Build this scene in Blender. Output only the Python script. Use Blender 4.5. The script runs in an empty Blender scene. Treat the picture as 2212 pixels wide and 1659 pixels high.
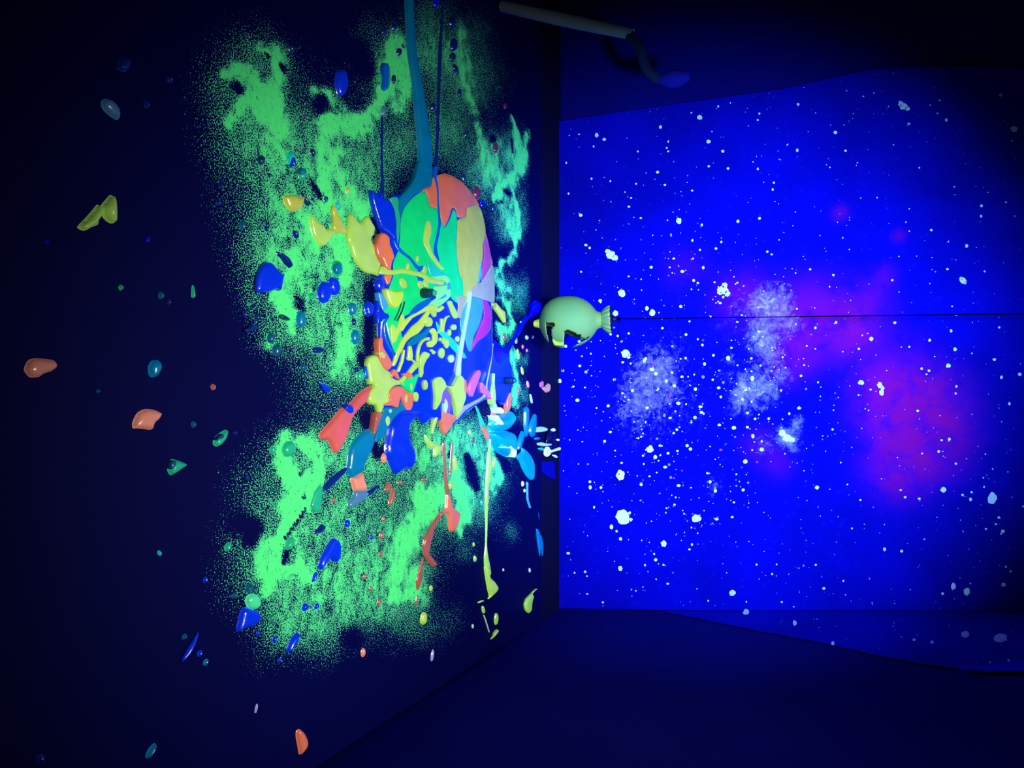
import bpy, bmesh, math, random
import numpy as np
from mathutils import Vector, Matrix
from mathutils.geometry import delaunay_2d_cdt

random.seed(7)
rng = np.random.default_rng(7)
SC = bpy.context.scene
COL = SC.collection

# ------------------------------------------------------------------ camera
# The phone was held sideways: the room's "up" points to the right of the frame.
ZP = 0.40                      # top of the black platform
CAM = Vector((0.0, 0.0, ZP + 1.30))
PITCH = math.radians(27.1)
FPX = 1661.0
IW, IH = 2212.0, 1659.0
FWD = Vector((0, math.cos(PITCH), -math.sin(PITCH)))
UPV = Vector((0, math.sin(PITCH), math.cos(PITCH)))
cam_d = bpy.data.cameras.new('camera')
cam_d.sensor_fit = 'HORIZONTAL'
cam_d.sensor_width = 36.0
cam_d.lens = 36.0 * FPX / IW
cam_d.clip_start = 0.02
cam_o = bpy.data.objects.new('camera', cam_d)
COL.objects.link(cam_o)
left = Vector((-1, 0, 0))
cam_o.matrix_world = Matrix(((UPV.x, left.x, -FWD.x, CAM.x),
                             (UPV.y, left.y, -FWD.y, CAM.y),
                             (UPV.z, left.z, -FWD.z, CAM.z),
                             (0, 0, 0, 1)))
SC.camera = cam_o

# ------------------------------------------------------------------ world, lamps, exposure
SC.view_settings.view_transform = 'Standard'
SC.view_settings.look = 'None'
SC.view_settings.exposure = 0.0
SC.view_settings.gamma = 1.0
SC.view_settings.use_curve_mapping = False
W = bpy.data.worlds.new('dark_room')
SC.world = W
W.use_nodes = True
W.node_tree.nodes['Background'].inputs['Color'].default_value = (0.02, 0.03, 1.0, 1)
W.node_tree.nodes['Background'].inputs['Strength'].default_value = 0.06


def spot(name, loc, target, power, color, size, blend, radius):
    d = bpy.data.lights.new(name, 'SPOT')
    d.energy = power
    d.color = color
    d.spot_size = math.radians(size)
    d.spot_blend = blend
    d.shadow_soft_size = radius
    o = bpy.data.objects.new(name, d)
    COL.objects.link(o)
    o.location = loc
    o.rotation_euler = (Vector(target) - Vector(loc)).to_track_quat('-Z', 'Y').to_euler()
    return o


# blacklight washing the starry cloth
spot('blacklight_spot', (-0.10, 0.85, 1.86), (-0.06, 3.0, ZP + 0.56), 900, (0.15, 0.45, 1.0), 66, 1.0, 0.06)
# added near-white lamp over the splash, standing in for the paint's fluorescence
spot('splash_spot', (0.20, 1.00, 2.72), (0.16, 2.05, ZP), 345, (1.0, 1.0, 0.96), 70, 1.0, 0.30)
# added unseen blue lamp, tints the platform's far strip and the paint edges
spot('rim_spot', (-0.20, 2.45, 2.12), (-0.12, 2.66, ZP), 130, (0.04, 0.02, 1.0), 56, 1.0, 0.05)


# ------------------------------------------------------------------ pixel rays onto real planes
def ray(x, y):
    return FWD * FPX + UPV * (x - IW / 2) + Vector((1, 0, 0)) * (y - IH / 2)


def on_z(x, y, z):
    d = ray(x, y)
    return CAM + d * ((z - CAM.z) / d.z)


def on_y(x, y, yy):
    d = ray(x, y)
    return CAM + d * ((yy - CAM.y) / d.y)


def on_x(x, y, xx):
    d = ray(x, y)
    return CAM + d * ((xx - CAM.x) / d.x)


def project(P):
    v = P - np.array(CAM)
    f = v @ np.array(FWD)
    u = v @ np.array(UPV)
    return IW / 2 + FPX * u / f, IH / 2 + FPX * v[:, 0] / f


MC, MR, MH = (-0.28, 2.05), (0.41, 0.34), 0.055


def mound(x, y):
    r2 = ((x - MC[0]) / MR[0]) ** 2 + ((y - MC[1]) / MR[1]) ** 2
    return MH * np.maximum(0.0, 1 - r2)


def hit(x, y, off=0.0, use_mound=True):
    if not use_mound:
        return on_z(x, y, ZP + off)
    hi, lo = ZP + MH + off + 0.001, ZP + off
    for k in range(24):
        z = hi + (lo - hi) * k / 23.0
        P = on_z(x, y, z)
        if z <= ZP + off + float(mound(P.x, P.y)) + 1e-5:
            if k == 0:
                return P
            a, b = hi + (lo - hi) * (k - 1) / 23.0, z
            for _ in range(14):
                m = (a + b) / 2
                P = on_z(x, y, m)
                if m <= ZP + off + float(mound(P.x, P.y)):
                    b = m
                else:
                    a = m
            return on_z(x, y, (a + b) / 2)
    return on_z(x, y, lo)


# ------------------------------------------------------------------ materials
def lin(c):
    r = []
    for v in c:
        v = v / 255.0
        r.append(v / 12.92 if v <= 0.04045 else ((v + 0.055) / 1.055) ** 2.4)
    return (r[0], r[1], r[2], 1.0)


MATS = {}


def paint_mat(name, rgb, rough=0.22, vary=0.08, spec=0.7):
    if name in MATS:
        return MATS[name]
    m = bpy.data.materials.new(name)
    m.use_nodes = True
    nt = m.node_tree
    b = nt.nodes['Principled BSDF']
    tc = nt.nodes.new('ShaderNodeTexCoord')
    nz = nt.nodes.new('ShaderNodeTexNoise')
    nz.inputs['Scale'].default_value = 22.0
    nz.inputs['Detail'].default_value = 3.0
    mr = nt.nodes.new('ShaderNodeMapRange')
    mr.inputs['From Min'].default_value = 0.3
    mr.inputs['From Max'].default_value = 0.7
    mr.inputs['To Min'].default_value = 1.0 - vary
    mr.inputs['To Max'].default_value = 1.0 + vary
    mx = nt.nodes.new('ShaderNodeVectorMath')
    mx.operation = 'SCALE'
    c = lin(rgb)
    mx.inputs[0].default_value = c[:3]
    nt.links.new(tc.outputs['Object'], nz.inputs['Vector'])
    nt.links.new(nz.outputs['Fac'], mr.inputs['Value'])
    nt.links.new(mr.outputs['Result'], mx.inputs['Scale'])
    nt.links.new(mx.outputs['Vector'], b.inputs['Base Color'])
    b.inputs['Roughness'].default_value = rough
    b.inputs['Specular IOR Level'].default_value = spec
    MATS[name] = m
    return m


PAL = {
    'green': (14, 222, 126), 'mint': (70, 225, 150), 'yellow': (168, 216, 92), 'lemon': (182, 222, 86),
    'olive': (186, 194, 72), 'orange': (226, 118, 84), 'red': (205, 92, 88), 'salmon': (225, 140, 115),
    'rose': (200, 78, 140), 'pink': (225, 105, 150), 'magenta': (190, 50, 225), 'lilac': (165, 160, 215),
    'stone': (168, 168, 140), 'blue': (2, 48, 222), 'cobalt': (0, 95, 215), 'navy': (6, 36, 120), 'ultra': (0, 10, 235),
    'teal': (0, 118, 165), 'aqua': (25, 200, 185), 'cyan': (0, 150, 175), 'sky': (60, 155, 222),
    'deepteal': (8, 85, 115), 'dusk': (12, 52, 92), 'cream': (235, 245, 190), 'white': (245, 250, 255),
    'purple': (120, 90, 212), 'maroon': (110, 40, 70), 'rust': (170, 90, 75), 'sea': (30, 175, 125),
    'pale': (175, 215, 190), 'slate': (70, 125, 165), 'limegreen': (120, 232, 140), 'bark': (95, 80, 85),
}


def P_(c):
    return paint_mat('paint_' + c, PAL[c])


def flat_mat(name, rgb_lin, rough=0.6, spec=0.3):
    m = bpy.data.materials.new(name)
    m.use_nodes = True
    nt = m.node_tree
    b = nt.nodes['Principled BSDF']
    tc = nt.nodes.new('ShaderNodeTexCoord')
    nz = nt.nodes.new('ShaderNodeTexNoise')
    nz.inputs['Scale'].default_value = 6.0
    nz.inputs['Detail'].default_value = 6.0
    cr = nt.nodes.new('ShaderNodeMix')
    cr.data_type = 'RGBA'
    cr.inputs['A'].default_value = (rgb_lin[0] * .8, rgb_lin[1] * .8, rgb_lin[2] * .8, 1)
    cr.inputs['B'].default_value = (rgb_lin[0] * 1.2, rgb_lin[1] * 1.2, rgb_lin[2] * 1.2, 1)
    nt.links.new(tc.outputs['Object'], nz.inputs['Vector'])
    nt.links.new(nz.outputs['Fac'], cr.inputs['Factor'])
    nt.links.new(cr.outputs['Result'], b.inputs['Base Color'])
    b.inputs['Roughness'].default_value = rough
    b.inputs['Specular IOR Level'].default_value = spec
    return m


# ------------------------------------------------------------------ object helpers
def link(name, me, mat=None, parent=None):
    o = bpy.data.objects.new(name, me)
    COL.objects.link(o)
    if mat is not None:
        for m in (mat if isinstance(mat, list) else [mat]):
            me.materials.append(m)
    if parent is not None:
        o.parent = parent
        o.matrix_parent_inverse = Matrix.Translation(-parent.location)
    return o


def tag(o, label, cat, group=None, kind=None):
    o['label'] = label
    o['category'] = cat
    if group:
        o['group'] = group
    if kind:
        o['kind'] = kind
    return o


def struct(o):
    o['kind'] = 'structure'
    return o


def empty(name, loc, label, cat, group=None):
    o = bpy.data.objects.new(name, None)
    o.empty_display_size = 0.05
    COL.objects.link(o)
    o.location = loc
    return tag(o, label, cat, group)


def box_mesh(name, lo, hi):
    bm = bmesh.new()
    bmesh.ops.create_cube(bm, size=1.0)
    for v in bm.verts:
        v.co = Vector([(lo[i] + hi[i]) / 2 + v.co[i] * (hi[i] - lo[i]) for i in range(3)])
    me = bpy.data.meshes.new(name)
    bm.to_mesh(me)
    bm.free()
    return me


def smooth_loop(pts, step):
    n = len(pts)
    out = []
    for i in range(n):
        p0, p1, p2, p3 = [np.array(pts[(i + k) % n], float) for k in (-1, 0, 1, 2)]
        L = np.linalg.norm(p2 - p1)
        k = max(1, int(round(L / step)))
        for j in range(k):
            t = j / k
            q = 0.5 * ((2 * p1) + (p2 - p0) * t * .85 + (2 * p0 * .85 - 5 * p1 + .85 * p1 * .0 + 0 * p1) * 0)
            # centripetal-ish cardinal spline, tension 0.45
            m1, m2 = 0.42 * (p2 - p0), 0.42 * (p3 - p1)
            t2, t3 = t * t, t * t * t
            q = (2 * t3 - 3 * t2 + 1) * p1 + (t3 - 2 * t2 + t) * m1 + (-2 * t3 + 3 * t2) * p2 + (t3 - t2) * m2
            out.append(q)
    return np.array(out)


def seg_dist(P, loop):
    A = loop
    B = np.roll(loop, -1, axis=0)
    AB = B - A
    L2 = np.maximum((AB ** 2).sum(1), 1e-12)
    best = np.full(len(P), 1e9)
    for s in range(0, len(P), 400):
        Q = P[s:s + 400]
        t = np.clip(((Q[:, None, :] - A[None]) * AB[None]).sum(2) / L2[None], 0, 1)
        C = A[None] + AB[None] * t[:, :, None]
        best[s:s + 400] = np.sqrt(((Q[:, None, :] - C) ** 2).sum(2)).min(1)
    return best


def blob(name, px, mat, thick, off=0.0, parent=None, edge=None, step=3.0, use_mound=False, grid=None, ripple=0.0):
    """A rounded slab of set paint: outline read from the photo, laid on the platform (or on the splash mound)."""
    loop_px = smooth_loop(px, step)
    mid = off + thick * 0.55
    loop = np.array([tuple(hit(a, b, mid, use_mound)[:2]) for a, b in loop_px])
    # drop near-duplicate points
    keep = [0]
    for i in range(1, len(loop)):
        if np.linalg.norm(loop[i] - loop[keep[-1]]) > 0.0012:
            keep.append(i)
    loop = loop[keep]
    lo, hi = loop.min(0), loop.max(0)
    ext = max(hi - lo)
    if edge is None:
        edge = thick * 1.3
    g = grid or max(0.0035, min(0.012, ext / 26.0))
    gx = np.arange(lo[0] + g / 2, hi[0], g)
    gy = np.arange(lo[1] + g / 2, hi[1], g * 0.87)
    pts = []
    for j, yy in enumerate(gy):
        for xx in gx:
            pts.append((xx + (g / 2 if j % 2 else 0), yy))
    if pts:
        pts = np.array(pts)
        dd = seg_dist(pts, loop)
        # even-odd inside test
        x1, y1 = loop[:, 0], loop[:, 1]
        x2, y2 = np.roll(x1, -1), np.roll(y1, -1)
        ins = np.zeros(len(pts), bool)
        for a, b, c, d in zip(x1, y1, x2, y2):
            if b == d:
                continue
            cond = ((b > pts[:, 1]) != (d > pts[:, 1])) & (pts[:, 0] < (c - a) * (pts[:, 1] - b) / (d - b) + a)
            ins ^= cond
        pts = pts[ins & (dd > g * 0.45)]
        # extra ring of points inside the rim so that the rounded edge is smooth
        ring = []
        cen = loop - np.roll(loop, 1, axis=0)
        nrm = np.stack([-(np.roll(loop, -1, 0) - np.roll(loop, 1, 0))[:, 1], (np.roll(loop, -1, 0) - np.roll(loop, 1, 0))[:, 0]], 1)
        nrm /= np.maximum(np.linalg.norm(nrm, axis=1, keepdims=True), 1e-9)
        for k in (0.18, 0.5):
            dk = edge * k
            if dk > 0.0004:
                for sgn in (1, -1):
                    cand = loop + sgn * nrm * dk
                    ring.append(cand)
        if ring:
            R = np.concatenate(ring)
            insr = np.zeros(len(R), bool)
            for a, b, c, d in zip(x1, y1, x2, y2):
                if b == d:
                    continue
                insr ^= ((b > R[:, 1]) != (d > R[:, 1])) & (R[:, 0] < (c - a) * (R[:, 1] - b) / (d - b) + a)
            dr = seg_dist(R, loop)
            R = R[insr & (dr > edge * 0.14)]
            pts = np.concatenate([pts, R]) if len(pts) else R
    else:
        pts = np.zeros((0, 2))
    allv = [Vector(p) for p in loop] + [Vector(p) for p in pts]
    n = len(loop)
    edges = [(i, (i + 1) % n) for i in range(n)]
    vo, eo, fo, _, _, _ = delaunay_2d_cdt(allv, edges, [], 1, 1e-6)
    if not fo:
        return None
    V = np.array([tuple(v) for v in vo])
    d = seg_dist(V, loop)
    q = 1 - np.clip(d / max(edge, 1e-5), 0, 1)
    prof = np.sqrt(np.clip(1 - q * q, 0, 1))
    z = ZP + off + thick * prof
    if use_mound:
        z = z + mound(V[:, 0], V[:, 1])
    if ripple:
        z = z + ripple * prof * np.sin(V[:, 0] * 61 + V[:, 1] * 23) * np.cos(V[:, 1] * 57 - V[:, 0] * 31)
    # keep the mesh local to its own place
    org = Vector((float(V[:, 0].mean()), float(V[:, 1].mean()), ZP))
    if parent is not None:
        org = parent.location.copy()
    bm = bmesh.new()
    bv = [bm.verts.new((V[i, 0] - org.x, V[i, 1] - org.y, z[i] - org.z)) for i in range(len(V))]
    for f in fo:
        try:
            ff = bm.faces.new([bv[i] for i in f])
            ff.smooth = True
        except ValueError:
            pass
    bm.normal_update()
    for f in bm.faces:
        if f.normal.z < 0:
            f.normal_flip()
    for v in [v for v in bm.verts if not v.link_faces]:
        bm.verts.remove(v)
    be = [e for e in bm.edges if len(e.link_faces) == 1]
    r = bmesh.ops.extrude_edge_only(bm, edges=be)
    low = min(ZP + 0.0002, ZP + off) - org.z
    for v in [g_ for g_ in r['geom'] if isinstance(g_, bmesh.types.BMVert)]:
        v.co.z = low
    bmesh.ops.recalc_face_normals(bm, faces=bm.faces)
    me = bpy.data.meshes.new(name)
    bm.to_mesh(me)
    bm.free()
    o = link(name, me, mat)
    if parent is not None:
        o.parent = parent
    else:
        o.location = org
    return o


def ell(cx, cy, rx, ry, rot=0, n=None, wob=0.06):
    n = n or (8 if max(rx, ry) < 5 else 14)
    c, s = math.cos(math.radians(rot)), math.sin(math.radians(rot))
    out = []
    for i in range(n):
        a = 2 * math.pi * i / n
        k = 1 + random.uniform(-wob, wob)
        x, y = rx * math.cos(a) * k, ry * math.sin(a) * k
        out.append((cx + x * c - y * s, cy + x * s + y * c))
    return out


def stroke(pts):
    """polyline [(x, y, width)] -> outline polygon in photo pixels"""
    A, B = [], []
    n = len(pts)
    for i, (x, y, w) in enumerate(pts):
        x0, y0, _ = pts[max(0, i - 1)]
        x1, y1, _ = pts[min(n - 1, i + 1)]
        dx, dy = x1 - x0, y1 - y0
        L = math.hypot(dx, dy) or 1
        nx, ny = -dy / L, dx / L
        A.append((x + nx * w / 2, y + ny * w / 2))
        B.append((x - nx * w / 2, y - ny * w / 2))
    return A + B[::-1]


FR = {'A': (780, 360, 5.53), 'B': (780, 640, 5.53), 'D': (1000, 800, 7.373), 'E': (600, 800, 5.53), 'F': (440, 380, 5.53),
      'G': (440, 1060, 5.53), 'H': (840, 960, 5.53), 'I': (840, 1200, 5.53), 'J': (300, 1340, 3.95), 'K': (780, 0, 5.53),
      'M': (0, 360, 5.027), 'N': (0, 690, 3.95), 'Q': (380, 880, 8.508), 'R': (960, 640, 8.508), 'C': (1100, 600, 7.373),
      'T': (0, 0, 4.608), 'U': (0, 1080, 4.608), 'V': (980, 280, 9.217)}


def T(fr, pts):
    ox, oy, s = FR[fr]
    if len(pts[0]) == 3:
        return [(ox + p[0] / s, oy + p[1] / s, p[2] / s) for p in pts]
    return [(ox + p[0] / s, oy + p[1] / s) for p in pts]


def TE(fr, cx, cy, rx, ry, rot=0):
    ox, oy, s = FR[fr]
    return ell(ox + cx / s, oy + cy / s, rx / s, ry / s, rot)


# ================================================================== THE ROOM
navy_wall = flat_mat('navy_wall_paint', (0.001, 0.0008, 0.11), 0.9, 0.05)
black_floor = flat_mat('dark_floor_paint', (0.001, 0.0008, 0.11), 0.9, 0.05)
YB = 3.0        # plane of the starry cloth
XR = 1.0        # right wall
YE = 2.80       # far edge of the platform


def quad(name, co, mat):
    me = bpy.data.meshes.new(name)
    me.from_pydata([Vector(c) for c in co], [], [list(range(len(co)))])
    return struct(link(name, me, mat))


struct(link('floor', box_mesh('floor', (-2.2, -0.8, -0.05), (XR + 0.06, YB + 0.02, 0.0)), black_floor))
struct(link('wall_back', box_mesh('wall_back', (-2.2, YB + 0.02, -0.05), (XR + 0.06, YB + 0.10, 2.9)), navy_wall))
# the right wall leans in a little: its corner with the back wall is the crease where the cloth turns
C0, C1 = on_y(1430, 1318.5, YB), on_y(2400, 1320, YB)
CREASE = (C1 - C0)
SIDE_N = CREASE.cross(Vector((0, 1, 0))).normalized()
if SIDE_N.x > 0:
    SIDE_N = -SIDE_N
wr_me = box_mesh('wall_right', (0.0, -0.8, 0.0), (0.08, YB + 0.02, 2.9))
for v in wr_me.vertices:
    v.co.x += C0.x + CREASE.x * (v.co.z - C0.z) / CREASE.z + 0.006
struct(link('wall_right', wr_me, navy_wall))
struct(link('wall_left', box_mesh('wall_left', (-2.28, -0.8, -0.05), (-2.2, YB + 0.02, 2.9)), navy_wall))
struct(link('ceiling', box_mesh('ceiling', (-2.2, -0.8, 2.8), (XR + 0.06, YB + 0.02, 2.86)), navy_wall))

# strip between platform and cloth, built as a ledge darker than the walls
ledge_mat = flat_mat('dark_ledge_paint', (0.0008, 0.0006, 0.022), 0.8, 0.1)
struct(link('trim_1', box_mesh('trim_1', (-2.2, YE + 0.002, 0.0), (0.955, YB + 0.02, ZP - 0.012)), ledge_mat))

# ------------------------------------------------------------------ platform with sprayed paint
STROKES = [  # (weight, [(x, y, radius)...]) solid sprayed paint, photo pixels
    (1.0, [(478, 170, 9), (512, 150, 12), (540, 165, 13), (552, 195, 14), (575, 230, 22)]),
    (1.25, [(562, 205, 16), (572, 225, 26), (588, 255, 24), (606, 285, 10)]),
    (1.0, [(600, 130, 10), (606, 165, 14), (596, 200, 16), (590, 230, 18)]),
    (1.0, [(498, 262, 9), (515, 232, 11), (540, 212, 12), (556, 200, 12)]),
    (.75, [(560, 100, 14), (585, 115, 18), (605, 140, 16)]), (.7, [(575, 300, 12), (600, 320, 10), (612, 350, 9)]),
    (1.15, [(692, 268, 12), (740, 264, 13), (788, 262, 14), (812, 240, 15), (822, 205, 14)]),
    (1.0, [(822, 215, 16), (838, 180, 22), (848, 140, 22), (858, 95, 16), (856, 72, 10)]),
    (1.0, [(868, 120, 12), (880, 160, 14), (876, 205, 14), (862, 235, 16)]),
    (.8, [(678, 196, 8), (704, 190, 9), (724, 214, 8), (738, 246, 9), (752, 266, 10)]),
    (1.1, [(698, 262, 12), (697, 320, 12), (701, 370, 13), (703, 415, 13), (715, 450, 14)]),
    (.75, [(720, 285, 16), (760, 292, 16), (800, 285, 14)]), (.6, [(720, 330, 22), (735, 380, 20)]),
    (1.0, [(752, 405, 9), (762, 440, 13), (785, 468, 13), (792, 440, 7)]), (1.1, [(735, 505, 13), (722, 525, 16), (742, 545, 17), (752, 575, 14), (745, 610, 10)]),
    (.9, [(660, 470, 12), (672, 500, 12), (678, 540, 12)]),
    (1.25, [(598, 638, 14), (615, 650, 18), (622, 672, 16)]), (.8, [(628, 690, 10), (630, 715, 9)]),
    (.65, [(735, 700, 20), (745, 760, 22), (735, 800, 20)]), (.6, [(580, 740, 16)]), (.55, [(620, 560, 40), (650, 620, 30)]),
    (1.1, [(618, 935, 12), (640, 955, 18), (668, 965, 16), (685, 1000, 14), (682, 1035, 16)]),
    (1.2, [(612, 950, 11), (612, 1000, 12), (628, 1040, 20), (655, 1050, 20), (640, 1075, 24)]),
    (1.25, [(655, 1040, 18), (640, 1075, 24), (622, 1100, 18), (612, 1130, 10)]),
    (1.0, [(672, 1070, 10), (648, 1110, 11), (618, 1140, 12), (604, 1165, 12)]),
    (1.15, [(592, 1170, 11), (600, 1200, 14), (602, 1232, 17), (585, 1258, 11), (572, 1285, 8)]),
    (.95, [(620, 1240, 14), (652, 1228, 11), (663, 1250, 9)]), (.8, [(565, 1175, 12), (565, 1210, 16), (575, 1240, 14)]),
    (1.2, [(985, 1025, 9), (992, 1050, 15), (1003, 1085, 14), (1000, 1120, 11), (990, 1150, 7)]),
    (1.15, [(905, 1055, 10), (912, 1085, 20), (940, 1080, 22), (958, 1070, 12)]),
    (1.1, [(925, 1100, 20), (900, 1130, 18), (880, 1165, 22), (866, 1200, 20), (852, 1232, 16)]),
    (.85, [(846, 1250, 14), (858, 1290, 14), (905, 1290, 18)]), (.7, [(900, 1240, 24), (880, 1270, 24)]),
    (1.0, [(1070, 1000, 7), (1075, 1030, 10), (1066, 1052, 9)]),
    (1.2, [(1062, 870, 6), (1066, 905, 8), (1068, 935, 8), (1066, 955, 7)]),
    (1.2, [(1082, 642, 8), (1092, 655, 9), (1098, 672, 8)]), (1.3, [(1078, 705, 7), (1085, 715, 12), (1098, 712, 11), (1112, 708, 7)]),
    (1.2, [(1090, 730, 9), (1092, 742, 6)]), (1.2, [(1108, 760, 7), (1104, 785, 8), (1110, 805, 7), (1113, 825, 7), (1114, 850, 8), (1116, 868, 6)]),
    (.9, [(1094, 665, 5), (1100, 685, 5), (1110, 700, 5)]),
    (1.0, [(1106, 250, 3), (1112, 290, 5), (1118, 325, 10), (1126, 350, 13), (1114, 378, 11)]),
    (1.0, [(1138, 285, 3), (1135, 310, 5), (1130, 335, 10), (1132, 365, 8)]),
    (.95, [(1112, 380, 10), (1094, 395, 8), (1080, 415, 7), (1070, 430, 7), (1065, 440, 4)]),
    (.9, [(1075, 365, 3), (1078, 400, 5), (1082, 425, 6)]), (.9, [(1112, 385, 6), (1110, 420, 5), (1114, 450, 5), (1118, 500, 5), (1116, 535, 6)]),
    (1.0, [(1118, 500, 5), (1117, 540, 7), (1105, 562, 7), (1085, 576, 6), (1078, 582, 5)]), (.8, [(1085, 575, 8), (1075, 600, 10), (1088, 620, 10)]),
    (.75, [(1030, 258, 5), (1036, 290, 6), (1044, 325, 6), (1046, 345, 4)]), (.6, [(990, 70, 14), (1000, 130, 17), (1008, 190, 12), (1022, 235, 9)]),
    (.55, [(960, 120, 12), (965, 95, 14)]), (.5, [(1060, 330, 26), (1050, 380, 24)]), (.5, [(1100, 500, 22), (1100, 440, 22)]),
]
MIST = [(560, 210, 120, .52), (600, 330, 95, .5), (720, 330, 120, .5), (630, 430, 100, .62), (560, 540, 75, .42), (640, 540, 90, .62), (720, 620, 105, .62),
        (560, 640, 60, .40), (600, 720, 60, .42), (690, 720, 90, .5), (755, 790, 85, .58), (740, 500, 90, .6), (640, 990, 95, .5), (590, 1100, 85, .42), (600, 1220, 100, .58),
        (700, 1120, 95, .5), (720, 1250, 110, .56), (820, 1130, 100, .52), (850, 1250, 95, .58), (760, 1300, 85, .48), (640, 1320, 80, .45), (600, 1360, 60, .38), (690, 1380, 60, .34),
        (950, 1100, 85, .55), (930, 980, 75, .48), (1040, 1020, 60, .55), (1040, 1100, 42, .4), (1105, 1150, 26, .4), (1010, 1190, 30, .3), (1005, 160, 85, .62), (930, 100, 60, .5), (960, 290, 80, .55), (930, 20, 60, .4), (1030, 60, 40, .3), (960, 960, 70, .6), (1012, 945, 50, .6), (1000, 1030, 60, .5), (1060, 1000, 40, .6), (800, 60, 50, .3), (830, 150, 50, .5), (860, 300, 60, .4),
        (1060, 380, 75, .65), (1110, 480, 42, .65), (1110, 330, 45, .6), (1120, 620, 38, .5), (1125, 660, 30, .5), (1130, 780, 24, .5), (1132, 850, 26, .5), (1130, 900, 22, .4), (860, 150, 70, .5),
        (800, 350, 70, .36), (770, 440, 70, .5), (770, 680, 55, .45), (760, 940, 70, .45), (800, 1000, 70, .5), (870, 960, 70, .48), (500, 330, 75, .34), (500, 180, 80, .36), (540, 90, 60, .3),
        (880, 1340, 60, .3), (520, 1180, 60, .24), (500, 1270, 60, .2), (560, 1440, 60, .13), (930, 1370, 45, .2), (980, 1340, 40, .22), (700, 980, 50, .36), (520, 1020, 60, .16), (480, 450, 50, .2), (660, 840, 60, .2)]
DARK = [[(674, 395, 4), (685, 412, 7), (692, 426, 7)], [(613, 1215, 7), (618, 1195, 7), (628, 1178, 4)], [(660, 1100, 4), (640, 1130, 4), (614, 1165, 3)],
        [(520, 1130, 26), (548, 1140, 22), (540, 1165, 18)], [(1008, 985, 8), (1016, 1008, 14), (1022, 1035, 15), (1030, 1055, 8)], [(972, 975, 3), (970, 985, 4)],
        [(655, 1075, 4), (662, 1070, 4)], [(648, 1022, 3), (655, 1018, 4)], [(575, 115, 3), (582, 125, 4)], [(606, 140, 6), (612, 150, 7)], [(508, 185, 10), (518, 195, 10)],
        [(640, 642, 5), (650, 650, 5)], [(640, 660, 5), (655, 665, 5)], [(803, 470, 4), (815, 490, 5), (818, 505, 4), (808, 518, 4)], [(690, 230, 14), (695, 215, 12)], [(1090, 410, 4), (1102, 420, 5)], [(870, 100, 4)],
        [(1085, 437, 2.5), (1076, 436, 2.5)], [(790, 150, 22), (770, 110, 26)], [(1075, 975, 6), (1095, 1010, 12)], [(760, 1380, 26)], [(800, 545, 10)], [(800, 620, 14), (795, 760, 9)], [(780, 770, 9), (783, 790, 5)],
        [(790, 900, 14), (815, 985, 8), (870, 925, 10), (890, 1000, 5)], [(1065, 300, 8)], [(1105, 300, 2), (1108, 330, 2)]]


def stroke_field(px, py, pts, soft=2.2):
    best = np.zeros_like(px)
    for i in range(max(1, len(pts) - 1)):
        x0, y0, r0 = pts[i]
        x1, y1, r1 = pts[min(i + 1, len(pts) - 1)]
        dx, dy = x1 - x0, y1 - y0
        L2 = dx * dx + dy * dy
        t = np.clip(((px - x0) * dx + (py - y0) * dy) / L2, 0, 1) if L2 > 0 else np.zeros_like(px)
        d = np.hypot(px - x0 - dx * t, py - y0 - dy * t) / ((r0 + (r1 - r0) * t) * .92)
        best = np.maximum(best, np.exp(-np.power(d, soft) * .75))
    return best


gx = np.arange(-2.18, 0.9501, 0.0085)
gy = np.arange(0.05, YE + 1e-6, 0.0085)
gy[-1] = YE
GX, GY = np.meshgrid(gx, gy)
vx = np.stack([GX.ravel(), GY.ravel(), np.full(GX.size, ZP)], 1)
PX, PY = project(vx)
# uneven edges: the spray drifted
def drift(a, b, ph):
    q = np.zeros(len(vx))
    for kx, ky, am in ((23, 17, 1.0), (41, -37, .8), (-67, 53, .6), (97, 89, .5), (131, -113, .4)):
        q += am * np.sin(vx[:, 0] * kx * a + vx[:, 1] * ky * b + ph * kx)
    return q


WX = PX + 3.2 * drift(1, 1, 0.3)
WY = PY + 4.2 * drift(1.13, .87, 1.7)
mist = np.zeros(len(vx))
for (x, y, r, w) in MIST:
    mist = 1 - (1 - mist) * (1 - w * np.exp(-((WX - x) ** 2 + (WY - y) ** 2) / (r * r) * 1.0) * 1.0)
dens = mist
for w, pts in STROKES:
    dens = np.maximum(dens, np.minimum(1.45, dens * .75 + w * stroke_field(WX, WY, pts, 1.5)))
for pts in DARK:
    dens = dens * (1 - .93 * stroke_field(PX, PY, pts, 3.0))
edge_px = 1140 + np.where(PY < 250, 0, 0)
dens = dens * np.clip((1152 - PX) / 14, 0, 1)
nx, ny = len(gx), len(gy)
verts = [tuple(v) for v in vx]
faces = []
for j in range(ny - 1):
    for i in range(nx - 1):
        a = j * nx + i
        faces.append((a, a + 1, a + 1 + nx, a + nx))
# sides of the platform
base = len(verts)
corners = [0, nx - 1, ny * nx - 1, (ny - 1) * nx]
for c in corners:
    verts.append((verts[c][0], verts[c][1], 0.0))
rim = [list(range(0, nx)), list(range(nx - 1, ny * nx, nx)), list(range(ny * nx - 1, (ny - 1) * nx - 1, -1)), list(range((ny - 1) * nx, -1, -nx))]
for k in range(4):
    faces.append(tuple(rim[k][::-1] + [base + k, base + (k + 1) % 4]))
pm = bpy.data.meshes.new('platform')
pm.from_pydata(verts, [], faces)
at = pm.attributes.new('spray', 'FLOAT', 'POINT')
at.data.foreach_set('value', np.concatenate([dens, np.zeros(4)]).astype(np.float32))

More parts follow.
